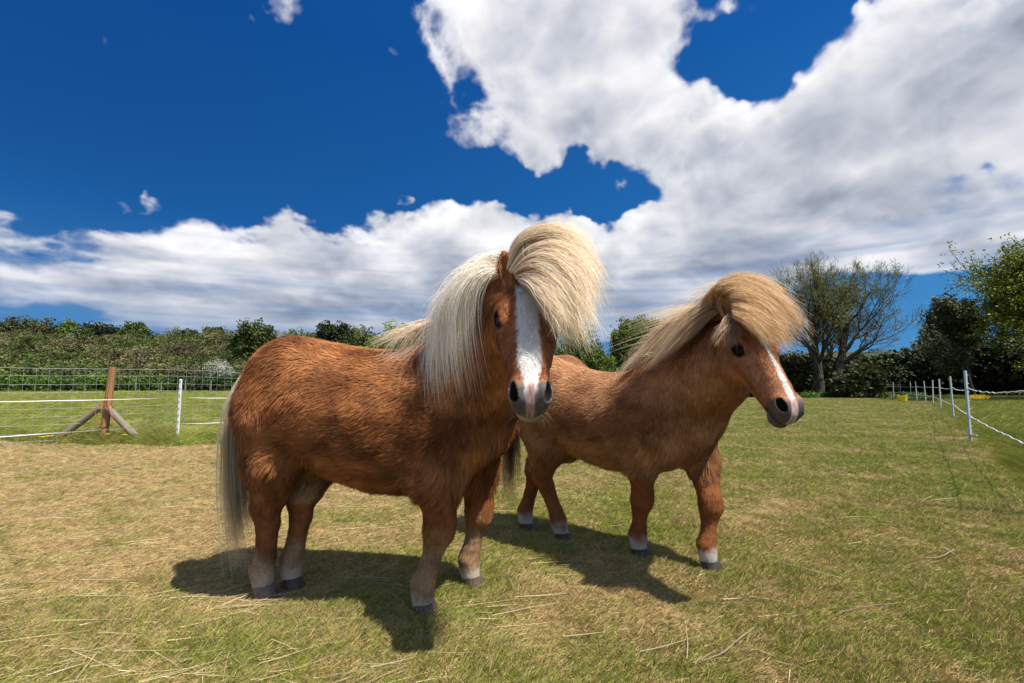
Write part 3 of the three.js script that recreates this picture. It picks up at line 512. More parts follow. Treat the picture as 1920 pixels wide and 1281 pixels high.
{
  // stock wire: from the left edge past the wooden post and away behind the pony
  const line = [[-13.0, -4.1], [-8.8, -6.3], [-6.42, -8.12], [-5.15, -10.1], [-4.6, -12.2], [-2.4, -17]].map(([x, z]) => [x, 0, z]);
  const at = (t) => { const p = curve(line, t); return [p[0], height(p[0], p[2]), p[2]]; };
  const w = thing('wire_fence', 'galvanised stock wire fence with square mesh beyond the white tapes', 'fence'), b = tubeBuf(), R = rng(7);
  const H = [.06, .17, .29, .41, .53, .65, .77, .89, 1.02, 1.13], N = 120, grid = [];
  for (let i = 0; i <= N; i++) { const p = at(i / N); grid.push(p); }
  for (const h of H) { const pts = grid.map((p) => [p[0], p[1] + h + .005 * noise(p[0] * 3, h * 9), p[2], h > 1.1 ? .0024 : .0018]); tube(b, pts, 4); }
  // uprights an even distance apart
  let acc = 0, prev = at(0); for (let i = 1; i <= 1600; i++) { const p = at(i / 1600); acc += Math.hypot(p[0] - prev[0], p[2] - prev[2]); prev = p; if (acc > .135) { acc = 0; const l = (R() - .5) * .02; tube(b, [[p[0] + l, p[1], p[2], .0016], [p[0] + l * .3, p[1] + .6, p[2], .0016], [p[0], p[1] + 1.13, p[2], .0016]], 4); } }
  tubeMesh('wire_mesh', b, wireMat, w).userData.kind = 'stuff';
  // wooden strainer with two props
  const pm = std({ color: new THREE.Color().setRGB(.66, .36, .15), map: woodTex(0), bumpMap: woodTex(0), bumpScale: .006, roughness: .85 }), gm = std({ color: new THREE.Color().setRGB(.50, .43, .31), map: woodTex(5), bumpMap: woodTex(5), bumpScale: .01, roughness: .9 });
  const c = [-6.36, -8.05], py = height(...c), post = thing('fence_post', 'orange-brown round wooden post with two grey log props', 'fence post', [c[0], py, c[1]]);
  const log = (a, e, r0, r1) => { const v = V(...e).sub(V(...a)), g = new THREE.CylinderGeometry(r1, r0, v.length(), 18, 6), q = g.attributes.position; for (let i = 0; i < q.count; i++) { const k = 1 + .05 * noise(q.getX(i) * 20, q.getY(i) * 4, q.getZ(i) * 20 + r0 * 90); q.setX(i, q.getX(i) * k); q.setZ(i, q.getZ(i) * k); } g.computeVertexNormals(); g.applyQuaternion(new THREE.Quaternion().setFromUnitVectors(V(0, 1, 0), v.clone().normalize())); g.translate(...V(...a).add(v.multiplyScalar(.5)).toArray()); return g; };
  mesh('post', log([0, -.2, 0], [.085, 1.16, 0], .056, .052), pm, post);
  mesh('prop', log([-.70, -.06, .16], [-.03, .53, .05], .054, .046), gm, post);
  mesh('prop', log([.74, -.05, .10], [.09, .52, .05], .054, .046), gm, post);
  const loop = (x, y, z, rx, rz, tilt) => { const p = []; for (let i = 0; i <= 20; i++) { const a = i / 20 * 6.283; p.push([x + Math.cos(a) * rx, y + Math.cos(a) * tilt + .004 * Math.sin(a * 3), z + Math.sin(a) * rz]); } return p; };
  for (const q of [[.03, .50, 0, .085, .085, .05], [.035, .58, 0, .08, .08, -.03], [.02, .24, 0, .08, .08, .02], [-.50, .08, .14, .09, .09, .06], [.69, .03, .10, .08, .08, -.05]]) { const tb = tubeBuf(); tube(tb, loop(...q).map((v) => [...v, .006]), 5); tubeMesh('twine', tb, twineMat, post); }
  for (const pts of [[[.10, .74, .07], [.13, .58, .1], [.22, .40, .13], [.30, .28, .15]], [[-.05, .55, .08], [-.06, .42, .1], [-.02, .26, .09]], [[-.52, .10, .22], [-.36, .05, .24], [-.24, .06, .2]]]) { const tb = tubeBuf(); tube(tb, pts.map((v) => [...v, .005]), 5); tubeMesh('twine', tb, twineMat, post); }
  // white plastic post and two tapes
  const wp = P(338, 728, 7.75), wy = height(wp.x, wp.z), tp = thing('tape_post', 'white plastic fence post carrying two white tapes, left of the near pony', 'fence post', [wp.x, wy, wp.z]);
  { const g = new RoundedBoxGeometry(.036, 1.1, .024, 2, .006); g.translate(0, .42, 0); mesh('stake', g, whitePlastic, tp); for (let i = 0; i < 9; i++) { const l = new THREE.TorusGeometry(.012, .004, 6, 12); l.translate(.0, .14 + i * .1, .016); mesh('lug', l, std({ color: new THREE.Color().setRGB(.55, .55, .54), roughness: .6 }), tp); } const f = new THREE.BoxGeometry(.09, .02, .05); f.translate(0, .06, .02); mesh('step', f, whitePlastic, tp); }
  const tape = (ys, name, label) => {
    const xs = [[-9.6, -1.6], [-7.0, -4.6], [wp.x, wp.z + .03], [-3.6, -9.0], [-1.2, -13]], b = hairBuf(), pts = []; for (let i = 0; i <= 90; i++) { const t = i / 90 * 4, k = Math.min(3, Math.floor(t)), s = t - k, x = lerp(xs[k][0], xs[k + 1][0], s), z = lerp(xs[k][1], xs[k + 1][1], s); pts.push([x, lerp(ys[k], ys[k + 1], s) + height(x, z) * .5 - .03 * Math.sin(Math.PI * s), z]); }
    for (let i = 0; i < pts.length; i++) { const a = i * .32 + 2 * noise(i * .12, ys[0] * 9), n = [.55 * Math.cos(a * .12), Math.cos(a) * .009, 0], y = [0, .0052 * (.75 + .25 * Math.cos(a)), .004 * Math.sin(a)]; b.pos.push(...sub3(pts[i], y), ...add3(pts[i], y)); b.nor.push(.3, .2, .93, .3, .2, .93); const w = .78 + .08 * noise(i * 2, 1); for (let j = 0; j < 2; j++) b.col.push(w, w, w); if (i) { const k = i * 2; b.idx.push(k - 2, k, k - 1, k - 1, k, k + 1); } }
    tag(mesh(name, geom(b.pos, b.col, b.idx), std({ color: 0xffffff, vertexColors: true, roughness: .55, side: THREE.DoubleSide })), label, 'fence tape');
  };
  tape([.70, .70, .695, .70, .72], 'fence_tape', 'upper white electric fence tape on the white plastic post'); tape([.27, .27, .305, .33, .35], 'fence_tape', 'lower white electric fence tape on the white plastic post');
  // pale stakes across the field
  for (const [px, d] of [[302, 47], [347, 46], [395, 44], [254, 48]]) { const p = on(px, d), g = new THREE.CylinderGeometry(.05, .055, 1.1, 8); g.translate(0, .5, 0); const m = mesh('tree_stake', g, std({ color: new THREE.Color().setRGB(.45, .42, .36), roughness: .9, map: woodTex(9) })); m.position.set(...p); m.scale.y = px === 254 ? 1.5 : 1 + (px % 7) * .05; tag(m, { 302: 'pale stake in the far grass, just left of the white tape post', 347: 'pale stake in the far grass, just right of the white tape post', 395: 'pale stake below the white blossoming hawthorn', 254: 'tallest pale stake in the far grass, right of the wooden post' }[px], 'stake'); }
}
// right: grey posts with two white ropes
{
  const grey = std({ color: new THREE.Color().setRGB(.40, .47, .50), roughness: .55 });
  const spots = [[3.45, 3.35], [7.25, 8.2], [11.2, 13.1], [15.05, 18.1], [18.3, 22.4], [20.4, 25.4], [22.8, 29.0], [24.8, 32.0], [26.6, 35.2], [27.3, 36.8], [26.6, 37.6]].map(([x, d]) => [x, height(x, -d), -d]);
  const words = ['just outside the right edge', 'nearest tall', 'second', 'third', 'fourth', 'fifth', 'sixth', 'seventh', 'eighth', 'ninth', 'tenth'];
  let proto;
  spots.forEach((s, i) => {
    let o;
    if (!proto) {
      o = proto = thing('electric_fence_post', '', 'fence post', s, 'grey posts of the rope fence on the right');
      const g = new RoundedBoxGeometry(.042, 1.3, .03, 2, .007); g.translate(0, .46, 0); mesh('stake', g, grey, o);
      for (let k = 0; k < 8; k++) { const l = new THREE.TorusGeometry(.013, .005, 6, 12); l.rotateX(Math.PI / 2); l.translate(.030, .10 + k * .135, 0); mesh('lug', l, whitePlastic, o); }
      const f = new THREE.BoxGeometry(.03, .02, .10); f.translate(0, .10, .05); mesh('step', f, grey, o);
    } else { o = proto.clone(); o.name = numbered('electric_fence_post'); o.position.set(...s); scene.add(o); }
    o.rotation.y = .2 * (i % 3); o.rotation.z = [.02, 0, .02, -.01, -.06, .03, .01, -.02, .02, 0, .03][i];
    o.userData.label = i === 0 ? 'grey plastic post of the rope fence nearest the viewer, at the right edge' : i === 1 ? 'tallest grey plastic rope-fence post in view, standing right of the paddock' : `grey plastic rope-fence post, number ${i} in the row counted away from the tallest`;
    o.userData.label = o.userData.label.replace('number 2 in', 'second in').replace('number 3 in', 'third in').replace('number 4 in', 'fourth in').replace('number 5 in', 'fifth in').replace('number 6 in', 'sixth in').replace('number 7 in', 'seventh in').replace('number 8 in', 'eighth in').replace('number 9 in', 'ninth in').replace('number 10 in', 'last in');
  });
  const ropeMat = std({ color: new THREE.Color().setRGB(.74, .73, .72), roughness: .8 });
  const rope = (h, sag, label) => {
    const b = tubeBuf(), pts = [];
    for (let i = 0; i + 1 < spots.length; i++) for (let k = 0; k < (i < 3 ? 70 : 26); k++) { const s = k / (i < 3 ? 70 : 26), p = add3(spots[i], sub3(spots[i + 1], spots[i]), s), q = i * 70 + k; pts.push([p[0] + .03 + .003 * Math.sin(q * .9), p[1] + h - sag * 4 * s * (1 - s) * (i < 3 ? 1 : .7) + .012 * noise(q * .21, h * 7) + .003 * Math.cos(q * 1.1), p[2], .0036 + .0036 * Math.abs(Math.sin(q * .55 + noise(q * .2, 3) * 3))]); }
    tube(b, pts, 6); tag(tubeMesh(numbered('fence_rope'), b, ropeMat, scene), label, 'rope');
  };
  rope(.83, .05, 'upper twisted white rope strung along the grey posts on the right'); rope(.39, .02, 'lower twisted white rope strung along the grey posts on the right');
  // yellow feed tub at the far end
  const p = on(1691, 28.6), tub = thing('feed_tub', 'bright yellow feed tub on the grass at the far end of the paddock', 'tub', p), ym = std({ color: new THREE.Color().setRGB(.80, .60, .02), roughness: .5 });
  mesh('tub', new THREE.LatheGeometry([[0, .02], [.18, .0], [.20, .015], [.235, .29], [.252, .30], [.252, .315], [.225, .315], [.19, .03], [0, .03]].map((q) => new THREE.Vector2(...q)), 28), ym, tub);
  for (const s of [-1, 1]) { const h = new THREE.TorusGeometry(.06, .012, 6, 14, Math.PI); h.translate(s * .22 * 0, .315, 0); h.rotateY(Math.PI / 2); h.translate(s * .235, 0, 0); mesh('handle', h, ym, tub); }
  // yellow flowers in the far grass
  const R = rng(3), fl = []; for (let i = 0; i < 500; i++) { const q = on(lerp(1822, 1850, R()) + (R() - .5) * 12, 24 + 2.5 * R()); fl.push({ p: V(q[0], q[1] + .28 + .1 * R(), q[2]), q: turnQ(R), s: V(.35, .35, .35), c: [.7, .5, .02] }); }
  tag(instanced('yellow_flowers', LEAFY[2], leafMat, fl), 'patch of yellow flowers in the long grass right of the rope fence', 'flowers');
}
// buttercups and daisies along the left fence
{
  const pet = (c) => std({ color: new THREE.Color().setRGB(...c), roughness: .5, side: THREE.DoubleSide }), stemM = std({ color: new THREE.Color().setRGB(.10, .15, .03), roughness: .8 }), R = rng(12);
  const flower = (name, cat, c, mid, r) => { const t = thing(name, '', cat); const st = tubeBuf(); tube(st, [[0, 0, 0, .003], [.01, .1, 0, .0025], [.02, .2, .01, .002]], 4); tubeMesh('stem', st, stemM, t); const gs = []; for (let i = 0; i < 5; i++) { const g = new THREE.SphereGeometry(r * .55, 8, 6); g.scale(1, .25, .85); g.rotateZ(.55); g.translate(r * .55, .02 * r / .03, 0); g.rotateY(i * 1.2566); gs.push(g); } const m = mesh('petals', mergeGeometries(gs), pet(c), t); m.position.set(.02, .2, .01); const md = mesh('centre', new THREE.SphereGeometry(r * .3, 8, 6), pet(mid), t); md.position.set(.02, .207, .01); return t; };
  let b = null, dz = null;
  const B = [[10, 836, 7.4], [43, 828, 7.8], [90, 806, 8.8], [101, 812, 8.6], [87, 835, 7.5], [102, 834, 7.6], [8, 780, 12], [212, 827, 7.9], [238, 830, 7.8], [221, 805, 9], [260, 804, 9.2], [290, 805, 9], [315, 826, 8], [322, 828, 7.9], [316, 825, 8.1], [372, 818, 8.3], [414, 814, 8.5], [420, 802, 9.3], [426, 817, 8.4], [434, 819, 8.3], [1853, 778, 15], [1906, 770, 16]];
  B.forEach(([px, py, d], i) => { const g = P(px, 728, d), y = height(g.x, g.z); let o; if (!b) { o = b = flower('buttercup', 'flower', [.80, .62, .02], [.6, .45, .02], .034); } else { o = b.clone(); o.name = numbered('buttercup'); scene.add(o); } o.position.set(g.x, y, g.z); o.rotation.y = R() * 6; const s = .9 + .5 * R(), hh = (P(px, py, d).y - y) / .21; o.scale.set(s, Math.max(.6, Math.min(2.2, hh)), s); tag(o, px > 1000 ? 'small yellow buttercup in the long grass right of the rope fence' : px < 120 ? 'small yellow buttercup in the long grass left of the wooden post and its props' : px < 300 ? 'small yellow buttercup at the foot of the wooden post' : px < 340 ? 'small yellow buttercup beside the foot of the white tape post' : 'small yellow buttercup between the white tape post and the pony\'s tail', 'flower', px > 1000 ? 'buttercups right of the rope fence' : px < 120 ? 'buttercups left of the wooden post' : px < 300 ? 'buttercups at the wooden post' : px < 340 ? 'buttercups at the white tape post' : 'buttercups near the pony\'s tail'); });
  [[362, 817, 8.3], [368, 818, 8.3], [258, 814, 8.6], [291, 827, 7.9], [226, 814, 8.6], [404, 798, 9.6]].forEach(([px, py, d]) => { const g = P(px, 728, d), y = height(g.x, g.z); let o; if (!dz) { o = dz = flower('daisy', 'flower', [.8, .8, .76], [.7, .5, .05], .026); } else { o = dz.clone(); o.name = numbered('daisy'); scene.add(o); } o.position.set(g.x, y, g.z); o.scale.y = Math.max(.6, Math.min(2, (P(px, py, d).y - y) / .21)); tag(o, px > 300 ? 'small white daisy in the long grass right of the white tape post' : 'small white daisy in the long grass between the wooden post and the white tape post', 'flower', px > 300 ? 'daisies right of the tape post' : 'daisies between the two left posts'); });
  // fallen twigs on the turf
  const twig = std({ color: new THREE.Color().setRGB(.24, .19, .12), roughness: .85 });
  const ground = (px, py) => { const a = P(px, py, 1), k = EYE / (EYE - a.y); return [a.x * k, -k]; };
  for (const [pts, r, label] of [[[[1315, 1252], [1355, 1236], [1385, 1208], [1418, 1186]], .0038, 'bent pale twig lying in the right foreground'], [[[1736, 1052], [1762, 1050], [1790, 1036]], .0045, 'short pale twig in the turf below the rope shadow'], [[[1570, 1160], [1620, 1148], [1690, 1140]], .002, 'long thin dry stem lying in the turf right of the bent twig'], [[[640, 1156], [668, 1150], [695, 1144]], .0035, 'pale flattened straw bundle by the near pony\'s shadow']]) {
    const w = pts.map((q) => ground(...q)), tb = tubeBuf(), n = 14, P3 = w.map(([x, z]) => [x, height(x, z) + .018, z]); const out = []; for (let i = 0; i <= n; i++) { const q = curve(P3, i / n); out.push([q[0], q[1] + .006 * noise(i * .7, r * 900), q[2], r * (i === 0 || i === n ? .35 : .75 + .35 * noise(i * 1.3, r * 400))]); } tube(tb, out, 6); tag(tubeMesh(numbered('fallen_twig'), tb, twig, scene), label, 'twig');
  }
}
// ---------------------------------------------------------------- the ponies
// one tuft of body hair: three curved blades rooted together, lying along +y, looking along +z
function tuftGeo(seed, n = 3, w = 0.036, spread = 0.28) {
  const r = rng(seed), b = hairBuf();
  for (let i = 0; i < n; i++) {
    const a = (i / (n - 1 || 1) - 0.5) * spread + (r() - 0.5) * 0.1, x0 = (r() - 0.5) * 0.14, L = 0.8 + 0.3 * r(), up = 0.10 + 0.16 * r(), pts = [];
    for (let k = 0; k < 4; k++) { const t = k / 3; pts.push([x0 + Math.sin(a) * L * t + 0.05 * (r() - .5) * t, L * t, -0.04 + up * t * (1.25 - 0.75 * t)]); }
    strand(b, pts, w * (0.8 + 0.5 * r()), [1, 1, 1], [(r() - .5) * .8, 0, 1]);
  }
  return geom(b.pos, b.col, b.idx, b.nor);
}
const TUFT = tuftGeo(5);
const coatMat = phys({ color: 0xffffff, roughness: 0.75, specularIntensity: .35, side: THREE.DoubleSide, vertexColors: true });
const skinMat = phys({ color: 0xffffff, roughness: 0.72, specularIntensity: .5, vertexColors: true });
const hairMat = phys({ color: 0xffffff, roughness: 0.55, side: THREE.DoubleSide, vertexColors: true, transmission: 0.34, thickness: 0 });
const eyeMat = phys({ color: new THREE.Color().setRGB(.012, .008, .006), roughness: .14, specularIntensity: .4 });
const hoofTex = (() => {                                   // fine growth stripes running down the horn
  const W = 256, H = 64, d = new Uint8Array(W * H * 4);
  for (let y = 0; y < H; y++) for (let x = 0; x < W; x++) { const a = x / W * 6.283, v = 170 + 120 * fbm(Math.cos(a) * 9, Math.sin(a) * 9, y * .02, 4) + 34 * noise(y * .35, x * .02, 4), k = (y * W + x) * 4; d[k] = d[k + 1] = d[k + 2] = clamp(v, 20, 255); d[k + 3] = 255; }
  const t = new THREE.DataTexture(d, W, H); t.colorSpace = THREE.SRGBColorSpace; t.magFilter = THREE.LinearFilter; t.wrapS = t.wrapT = THREE.RepeatWrapping; t.needsUpdate = true; return t;
})();

function makePony(o) {
  const root = thing('pony', o.label, 'pony', [o.at[0], 0, o.at[1]], o.group);
  root.rotation.y = -o.heading;                            // heading: turn from +x towards the viewer
  root.updateMatrixWorld();
  const toLocal = (v) => root.worldToLocal(v.clone()).toArray();
  const poll = toLocal(o.poll), nose = toLocal(o.nose), L = len3(sub3(nose, poll)), hs = L / 0.47;
  const A = norm3(sub3(nose, poll)), upv = norm3(add3(o.headUp || [0, 1, 0], A, -dot3(o.headUp || [0, 1, 0], A))), N = upv, S = cross3(A, N);
  const hp = (a, n, s) => add3(add3(add3(poll, A, a * hs), N, n * hs), S, s * hs), hax = [A, N, S], hr = (...r) => r.map((q) => q * hs);
  const headOf = (p) => { const q = sub3(p, poll); return [dot3(q, A) / hs, dot3(q, N) / hs, dot3(q, S) / hs]; };
  const prims = [barrel(o.barrel, 0.05)];
  // haunches, shoulders, breast
  for (const s of [1, -1]) {
    prims.push(ell([-.30, .80, s * .115], XYZ, [.18, .22, .15], .07), ell([.36, .72, s * .115], XYZ, [.15, .20, .115], .07), ell([.46, .70, s * .08], XYZ, [.12, .13, .10], .06));
  }
  for (const n of o.neck) prims.push(cap(n[0], n[1], n[2], n[3], n[4] ?? .09));
  // legs: chains of bones
  for (const leg of o.legs) for (let i = 0; i + 1 < leg.length; i++) prims.push(cap(leg[i], leg[i + 1], leg[i][3], leg[i + 1][3], leg[i][4] ?? .04));
  // head
  const h = [];
  h.push(ell(hp(.075, -.085, 0), hax, hr(.115, .08, .088), .05), cap(hp(.11, -.075, 0), hp(.33, -.058, 0), .082 * hs, .052 * hs, .05), cap(hp(.15, -.135, 0), hp(.37, -.112, 0), .06 * hs, .036 * hs, .05));
  for (const s of [1, -1]) h.push(ell(hp(.125, -.135, s * .05), hax, hr(.085, .095, .042), .04), ell(hp(.14, -.05, s * .072), hax, hr(.045, .034, .030), .025), cap(hp(.19, -.088, s * .06), hp(.33, -.083, s * .035), .022 * hs, .02 * hs, .03));
  for (const s of [1, -1]) h.push(cap(hp(.125, -.022, s * .078), hp(.165, -.026, s * .080), .009 * hs, .008 * hs, .02), cap(hp(.20, -.075, s * .074), hp(.29, -.078, s * .056), .016 * hs, .008 * hs, .03));
  h.push(ell(hp(.40, -.07, 0), hax, hr(.065, .056, .054), .04), ell(hp(.452, -.085, 0), hax, hr(.028, .038, .048), .025), ell(hp(.432, -.132, 0), hax, hr(.04, .025, .042), .012));
  for (const s of [1, -1]) h.push(ell(hp(.425, -.052, s * .038), hax, hr(.04, .036, .027), .02));
  for (const s of [1, -1]) {                                // nostrils, eye openings
    const d = norm3(add3(add3(A.map((q) => q * .42), S, s * .62), N, .62)), u = norm3(add3(A, d, -dot3(A, d))), w = cross3(d, u), c = add3(hp(.430, -.043, s * .042), d, .010 * hs);
    const u2 = norm3(add3(u, w, .0)), w2 = cross3(d, u2);
    h.push(ell(c, [d, u2, w2], hr(.030, .025, .0145), .008, true), ell(add3(c, u2, -.016 * hs), [d, u2, w2], hr(.018, .018, .009), .008, true));
    const ed = norm3(add3(S.map((q) => q * s), N, .95)), eu = norm3(add3(A, ed, -dot3(A, ed))), ew = cross3(ed, eu);
    h.push(ell(hp(.150, -.040, s * .094), [ed, eu, ew], hr(.034, .027, .019), .006, true));
  }
  h.push(ell(hp(.455, -.112, 0), hax, hr(.06, .0045, .055), .007, true));
  // ears
  for (const [s, dir] of [[1, o.ears[0]], [-1, o.ears[1]]]) {
    const d = norm3(add3(add3(A.map((q) => q * dir[0]), N, dir[1]), S, dir[2])), base = hp(.012, -.035, s * .055), tip = add3(base, d, .128 * hs);
    const f = norm3(add3(add3(A.map((q) => q * .35), N, .8), S, s * .5)), ff = norm3(add3(f, d, -dot3(f, d))), w = cross3(d, ff);
    h.push(ell(add3(base, d, .056 * hs), [d, ff, w], hr(.072, .022, .031), .02), cap(add3(base, d, .08 * hs), tip, .016 * hs, .003 * hs, .02));
    h.push(ell(add3(add3(base, d, .068 * hs), ff, .024 * hs), [d, ff, w], hr(.056, .026, .018), .006, true));
  }
  const all = prims.concat(h), sdf = field(all);
  const lo = [1e9, 1e9, 1e9], hi = [-1e9, -1e9, -1e9], ext = (p, r) => { for (let i = 0; i < 3; i++) { lo[i] = Math.min(lo[i], p[i] - r); hi[i] = Math.max(hi[i], p[i] + r); } };
  ext([-.58, .4, -.34], .02); ext([.64, 1.06, .34], .02); ext(poll, .2); ext(nose, .12); for (const l of o.legs) for (const q of l) ext(q, q[3] + .02);
  const m = surface(all, lo, hi, o.cell || .005);
  // colours of hair and skin
  const R = rng(o.seed), cN = (p, f, k) => fbm(p[0] * f + k, p[1] * f, p[2] * f + k, 3);
  const inHead = (q) => q[0] > -.06 && q[0] < .52 && q[1] > -.26 && q[1] < .2 && Math.abs(q[2]) < .16;
  const color = (p, skin) => {
    const q = headOf(p), inn = inHead(q) && p[1] > .6;
    let c = mix3(o.coat[0], o.coat[1], clamp(.5 + 2.0 * cN(p, 5, 3) + .8 * cN(p, 16, 8)));
    if (inn) {
      c = mix3(c, o.face, sstep(.06, .12, q[0]) * .8);
      c = mix3(c, o.coat[1], .5 * sstep(-.09, -.15, q[1]));
      // muzzle: dark bare skin round the nostrils, paler below
      const wob = noise(q[0] * 32, q[1] * 32, q[2] * 32), mz = sstep(o.muzzle, o.muzzle + .03, q[0] - .25 * (q[1] + .07) - .02 * wob + .35 * (Math.abs(q[2]) - .03));
      if (mz > 0) {
        let mc = mix3(o.lip, o.lipPale, clamp(sstep(-.10, -.118, q[1]) * o.paleChin + .35 * noise(q[0] * 45, q[1] * 45, q[2] * 45) + .5 * sstep(.045, .06, Math.abs(q[2]))));
        c = mix3(c, mc, mz);
      }
      // blaze, running down into a pink snip between the nostrils
      const [bw, bs] = o.blaze(q[0]), ed = Math.abs(q[2] - bs) - bw - .007 * noise(q[0] * 60, q[2] * 90, 5) - .004 * noise(q[0] * 25, 3, 5);
      if (q[1] > -.09 || q[0] > .4) c = mix3(c, o.white, sstep(.006, -.004, ed) * sstep(.452, .425, q[0] + .01 * wob));
      if (q[0] > .41 && q[1] > -.11) c = mix3(c, mix3(o.pink, o.lip, clamp(.2 + 1.2 * noise(q[0] * 30, q[2] * 190, 3))), sstep(.405, .435, q[0] + .012 * wob) * sstep(o.snip + .003, o.snip - .003, Math.abs(q[2] - .002 + .004 * wob)));
      // round the eyes the skin is dark and bare
      const ey = Math.hypot((q[0] - .150) / 1.3, q[1] + .046, (Math.abs(q[2]) - .083) * .8); c = mix3(c, [.02, .014, .011], sstep(.034, .026, ey));
      const nz = Math.hypot(q[0] - .45, q[1] + .055, Math.abs(q[2]) - .052); if (skin && sdfIn(p)) c = [.018, .013, .012];
    } else {
      const y = p[1];
      // legs pale towards the hoof
      if (y < .42 && Math.abs(p[2]) < .3) { const fore = p[0] > 0, s = o.socks(p, fore, y, cN(p, 14, 2)); c = s || c; }
      const belly = sstep(.56, .44, y) * (y > .36 ? 1 : 0) * (p[0] < -.12 ? 1 : 0) * sstep(.12, .02, Math.abs(p[2])); c = mix3(c, o.pale, belly * .6);
      if (p[0] < -.2 && y > .42 && y < .68 && Math.abs(p[2]) < .11 && p[0] > -.34) c = mix3(c, o.pale, .6);
    }
    return c;
  };
  const caves = h.filter((e) => e.cut).slice(0, 6).filter((_, i) => i % 3 !== 2);
  const sdfIn = (p) => caves.some((e) => e.f(p[0], p[1], p[2]) < .0035);
  const col = []; for (let i = 0; i < m.pos.length; i += 3) col.push(...color([m.pos[i], m.pos[i + 1], m.pos[i + 2]], true));
  const body = mesh('body', geom(m.pos, col, m.idx, m.nor), skinMat, root);
  // eyes
  for (const s of [1, -1]) {
    const e = mesh('eye', new THREE.SphereGeometry(.0245 * hs, 24, 16), eyeMat, root); e.position.set(...hp(.150, -.050, s * .074));
  }
  // hooves
  for (const [i, leg] of o.legs.entries()) {
    const e = leg[leg.length - 1], g = new THREE.CylinderGeometry(.042, .049, .048, 28, 4), P2 = g.attributes.position;
    for (let k = 0; k < P2.count; k++) { const y = P2.getY(k), t = (y + .024) / .048; P2.setX(k, P2.getX(k) * (P2.getX(k) > 0 ? 1.02 : .96) + .014 * (1 - t)); P2.setY(k, y - .012 * (P2.getX(k) < 0 ? -P2.getX(k) / .05 : 0) * t); }
    g.computeVertexNormals();
    const hm = mesh('hoof', g, std({ color: new THREE.Color().setRGB(...o.hoof[i]), map: hoofTex, roughness: .5, bumpMap: hoofTex, bumpScale: .001 }), root); hm.position.set(e[0] + .004, .020, e[2]); hm.rotation.y = -(o.toe?.[i] || 0);
  }
  // coat: tufts rooted over the whole skin
  const tris = m.idx.length / 3, cum = new Float64Array(tris); let tot = 0;
  const at = (i) => [m.pos[i * 3], m.pos[i * 3 + 1], m.pos[i * 3 + 2]], nAt = (i) => [m.nor[i * 3], m.nor[i * 3 + 1], m.nor[i * 3 + 2]];
  const hairLen = (p, n) => {
    const q = headOf(p), y = p[1];
    if (inHead(q) && y > .6) {
      if (q[0] > o.muzzle + .01) return 0;
      const ey = Math.hypot((q[0] - .150) / 1.3, q[1] + .046, (Math.abs(q[2]) - .083) * .8); if (ey < .03) return 0;
      return q[0] < .0 && q[1] > -.06 ? .010 : lerp(.020, .011, sstep(0, .3, q[0])) * (q[1] < -.14 ? 1.6 : 1);
    }
    if (y < .055) return .012;
    if (y < .16) return .013;
    if (y < .42 && sdfLegs(p) < .02) return .017;
    return o.fur * (.8 + .5 * sstep(.7, .45, y));
  };
  const legF = field(o.legs.flatMap((l) => l.slice(1, -1).map((q, i) => cap(q, l[i + 2], q[3], l[i + 2][3], .03)))), sdfLegs = (p) => legF(p[0], p[1], p[2]);
  for (let t = 0; t < tris; t++) {
    const a = at(m.idx[t * 3]), b = at(m.idx[t * 3 + 1]), c = at(m.idx[t * 3 + 2]), ar = len3(cross3(sub3(b, a), sub3(c, a))) / 2, l = hairLen(a, null);
    tot += l ? ar / Math.pow(l, 1.25) : 0; cum[t] = tot;
  }
  const flow = (p, n) => {
    const q = headOf(p); let d;
    if (inHead(q) && p[1] > .6) d = add3(A.map((v) => v * .9), N, -.35);
    else if (p[1] < .42 && sdfLegs(p) < .03) d = [-.15, -1, 0];
    else { const r = sstep(-.2, -.4, p[0]); d = [lerp(-1, -.45, r), lerp(-.35, -1, r) - .6 * sstep(.7, .5, p[1]), 0]; const a = o.swirl * 2.2 * fbm(p[0] * 5.5, p[1] * 6.5, p[2] * 5.5 + o.seed, 2); const cs = Math.cos(a), sn = Math.sin(a); d = [d[0] * cs - d[1] * sn, d[0] * sn + d[1] * cs, 0]; const fr = sstep(.22, .52, p[0]); d = [lerp(d[0], .1, fr), lerp(d[1], -1, fr), 0]; }
    d = add3(d, [(R() - .5) * .35, (R() - .5) * .35, (R() - .5) * .35]);
    return norm3(add3(d, n, -dot3(d, n)));
  };
  const list = [], M4 = new THREE.Matrix4();
  for (let i = 0; i < o.tufts; i++) {
    const w = R() * tot; let a = 0, b = tris - 1; while (a < b) { const c = (a + b) >> 1; if (cum[c] < w) a = c + 1; else b = c; }
    let u = R(), v = R(); if (u + v > 1) { u = 1 - u; v = 1 - v; }
    const ia = m.idx[a * 3], ib = m.idx[a * 3 + 1], ic = m.idx[a * 3 + 2], pa = at(ia), p = add3(add3(pa, sub3(at(ib), pa), u), sub3(at(ic), pa), v), n = nAt(ia);
    const l = hairLen(p, n); if (!l) continue;
    const inh = inHead(headOf(p)), lift = (inh || p[1] < .2 ? .10 : .14) + .26 * R() * R() + (p[1] > .42 && !inHead(headOf(p)) ? o.lift * clamp(.5 + 2 * fbm(p[0] * 9, p[1] * 9, p[2] * 9, 2)) : 0), f = flow(p, n), y = norm3(add3(f, n, lift)), z = norm3(add3(n, y, -dot3(n, y))), x = cross3(y, z), ls = l * (.75 + .6 * R());
    M4.makeBasis(V(...x), V(...y), V(...z));
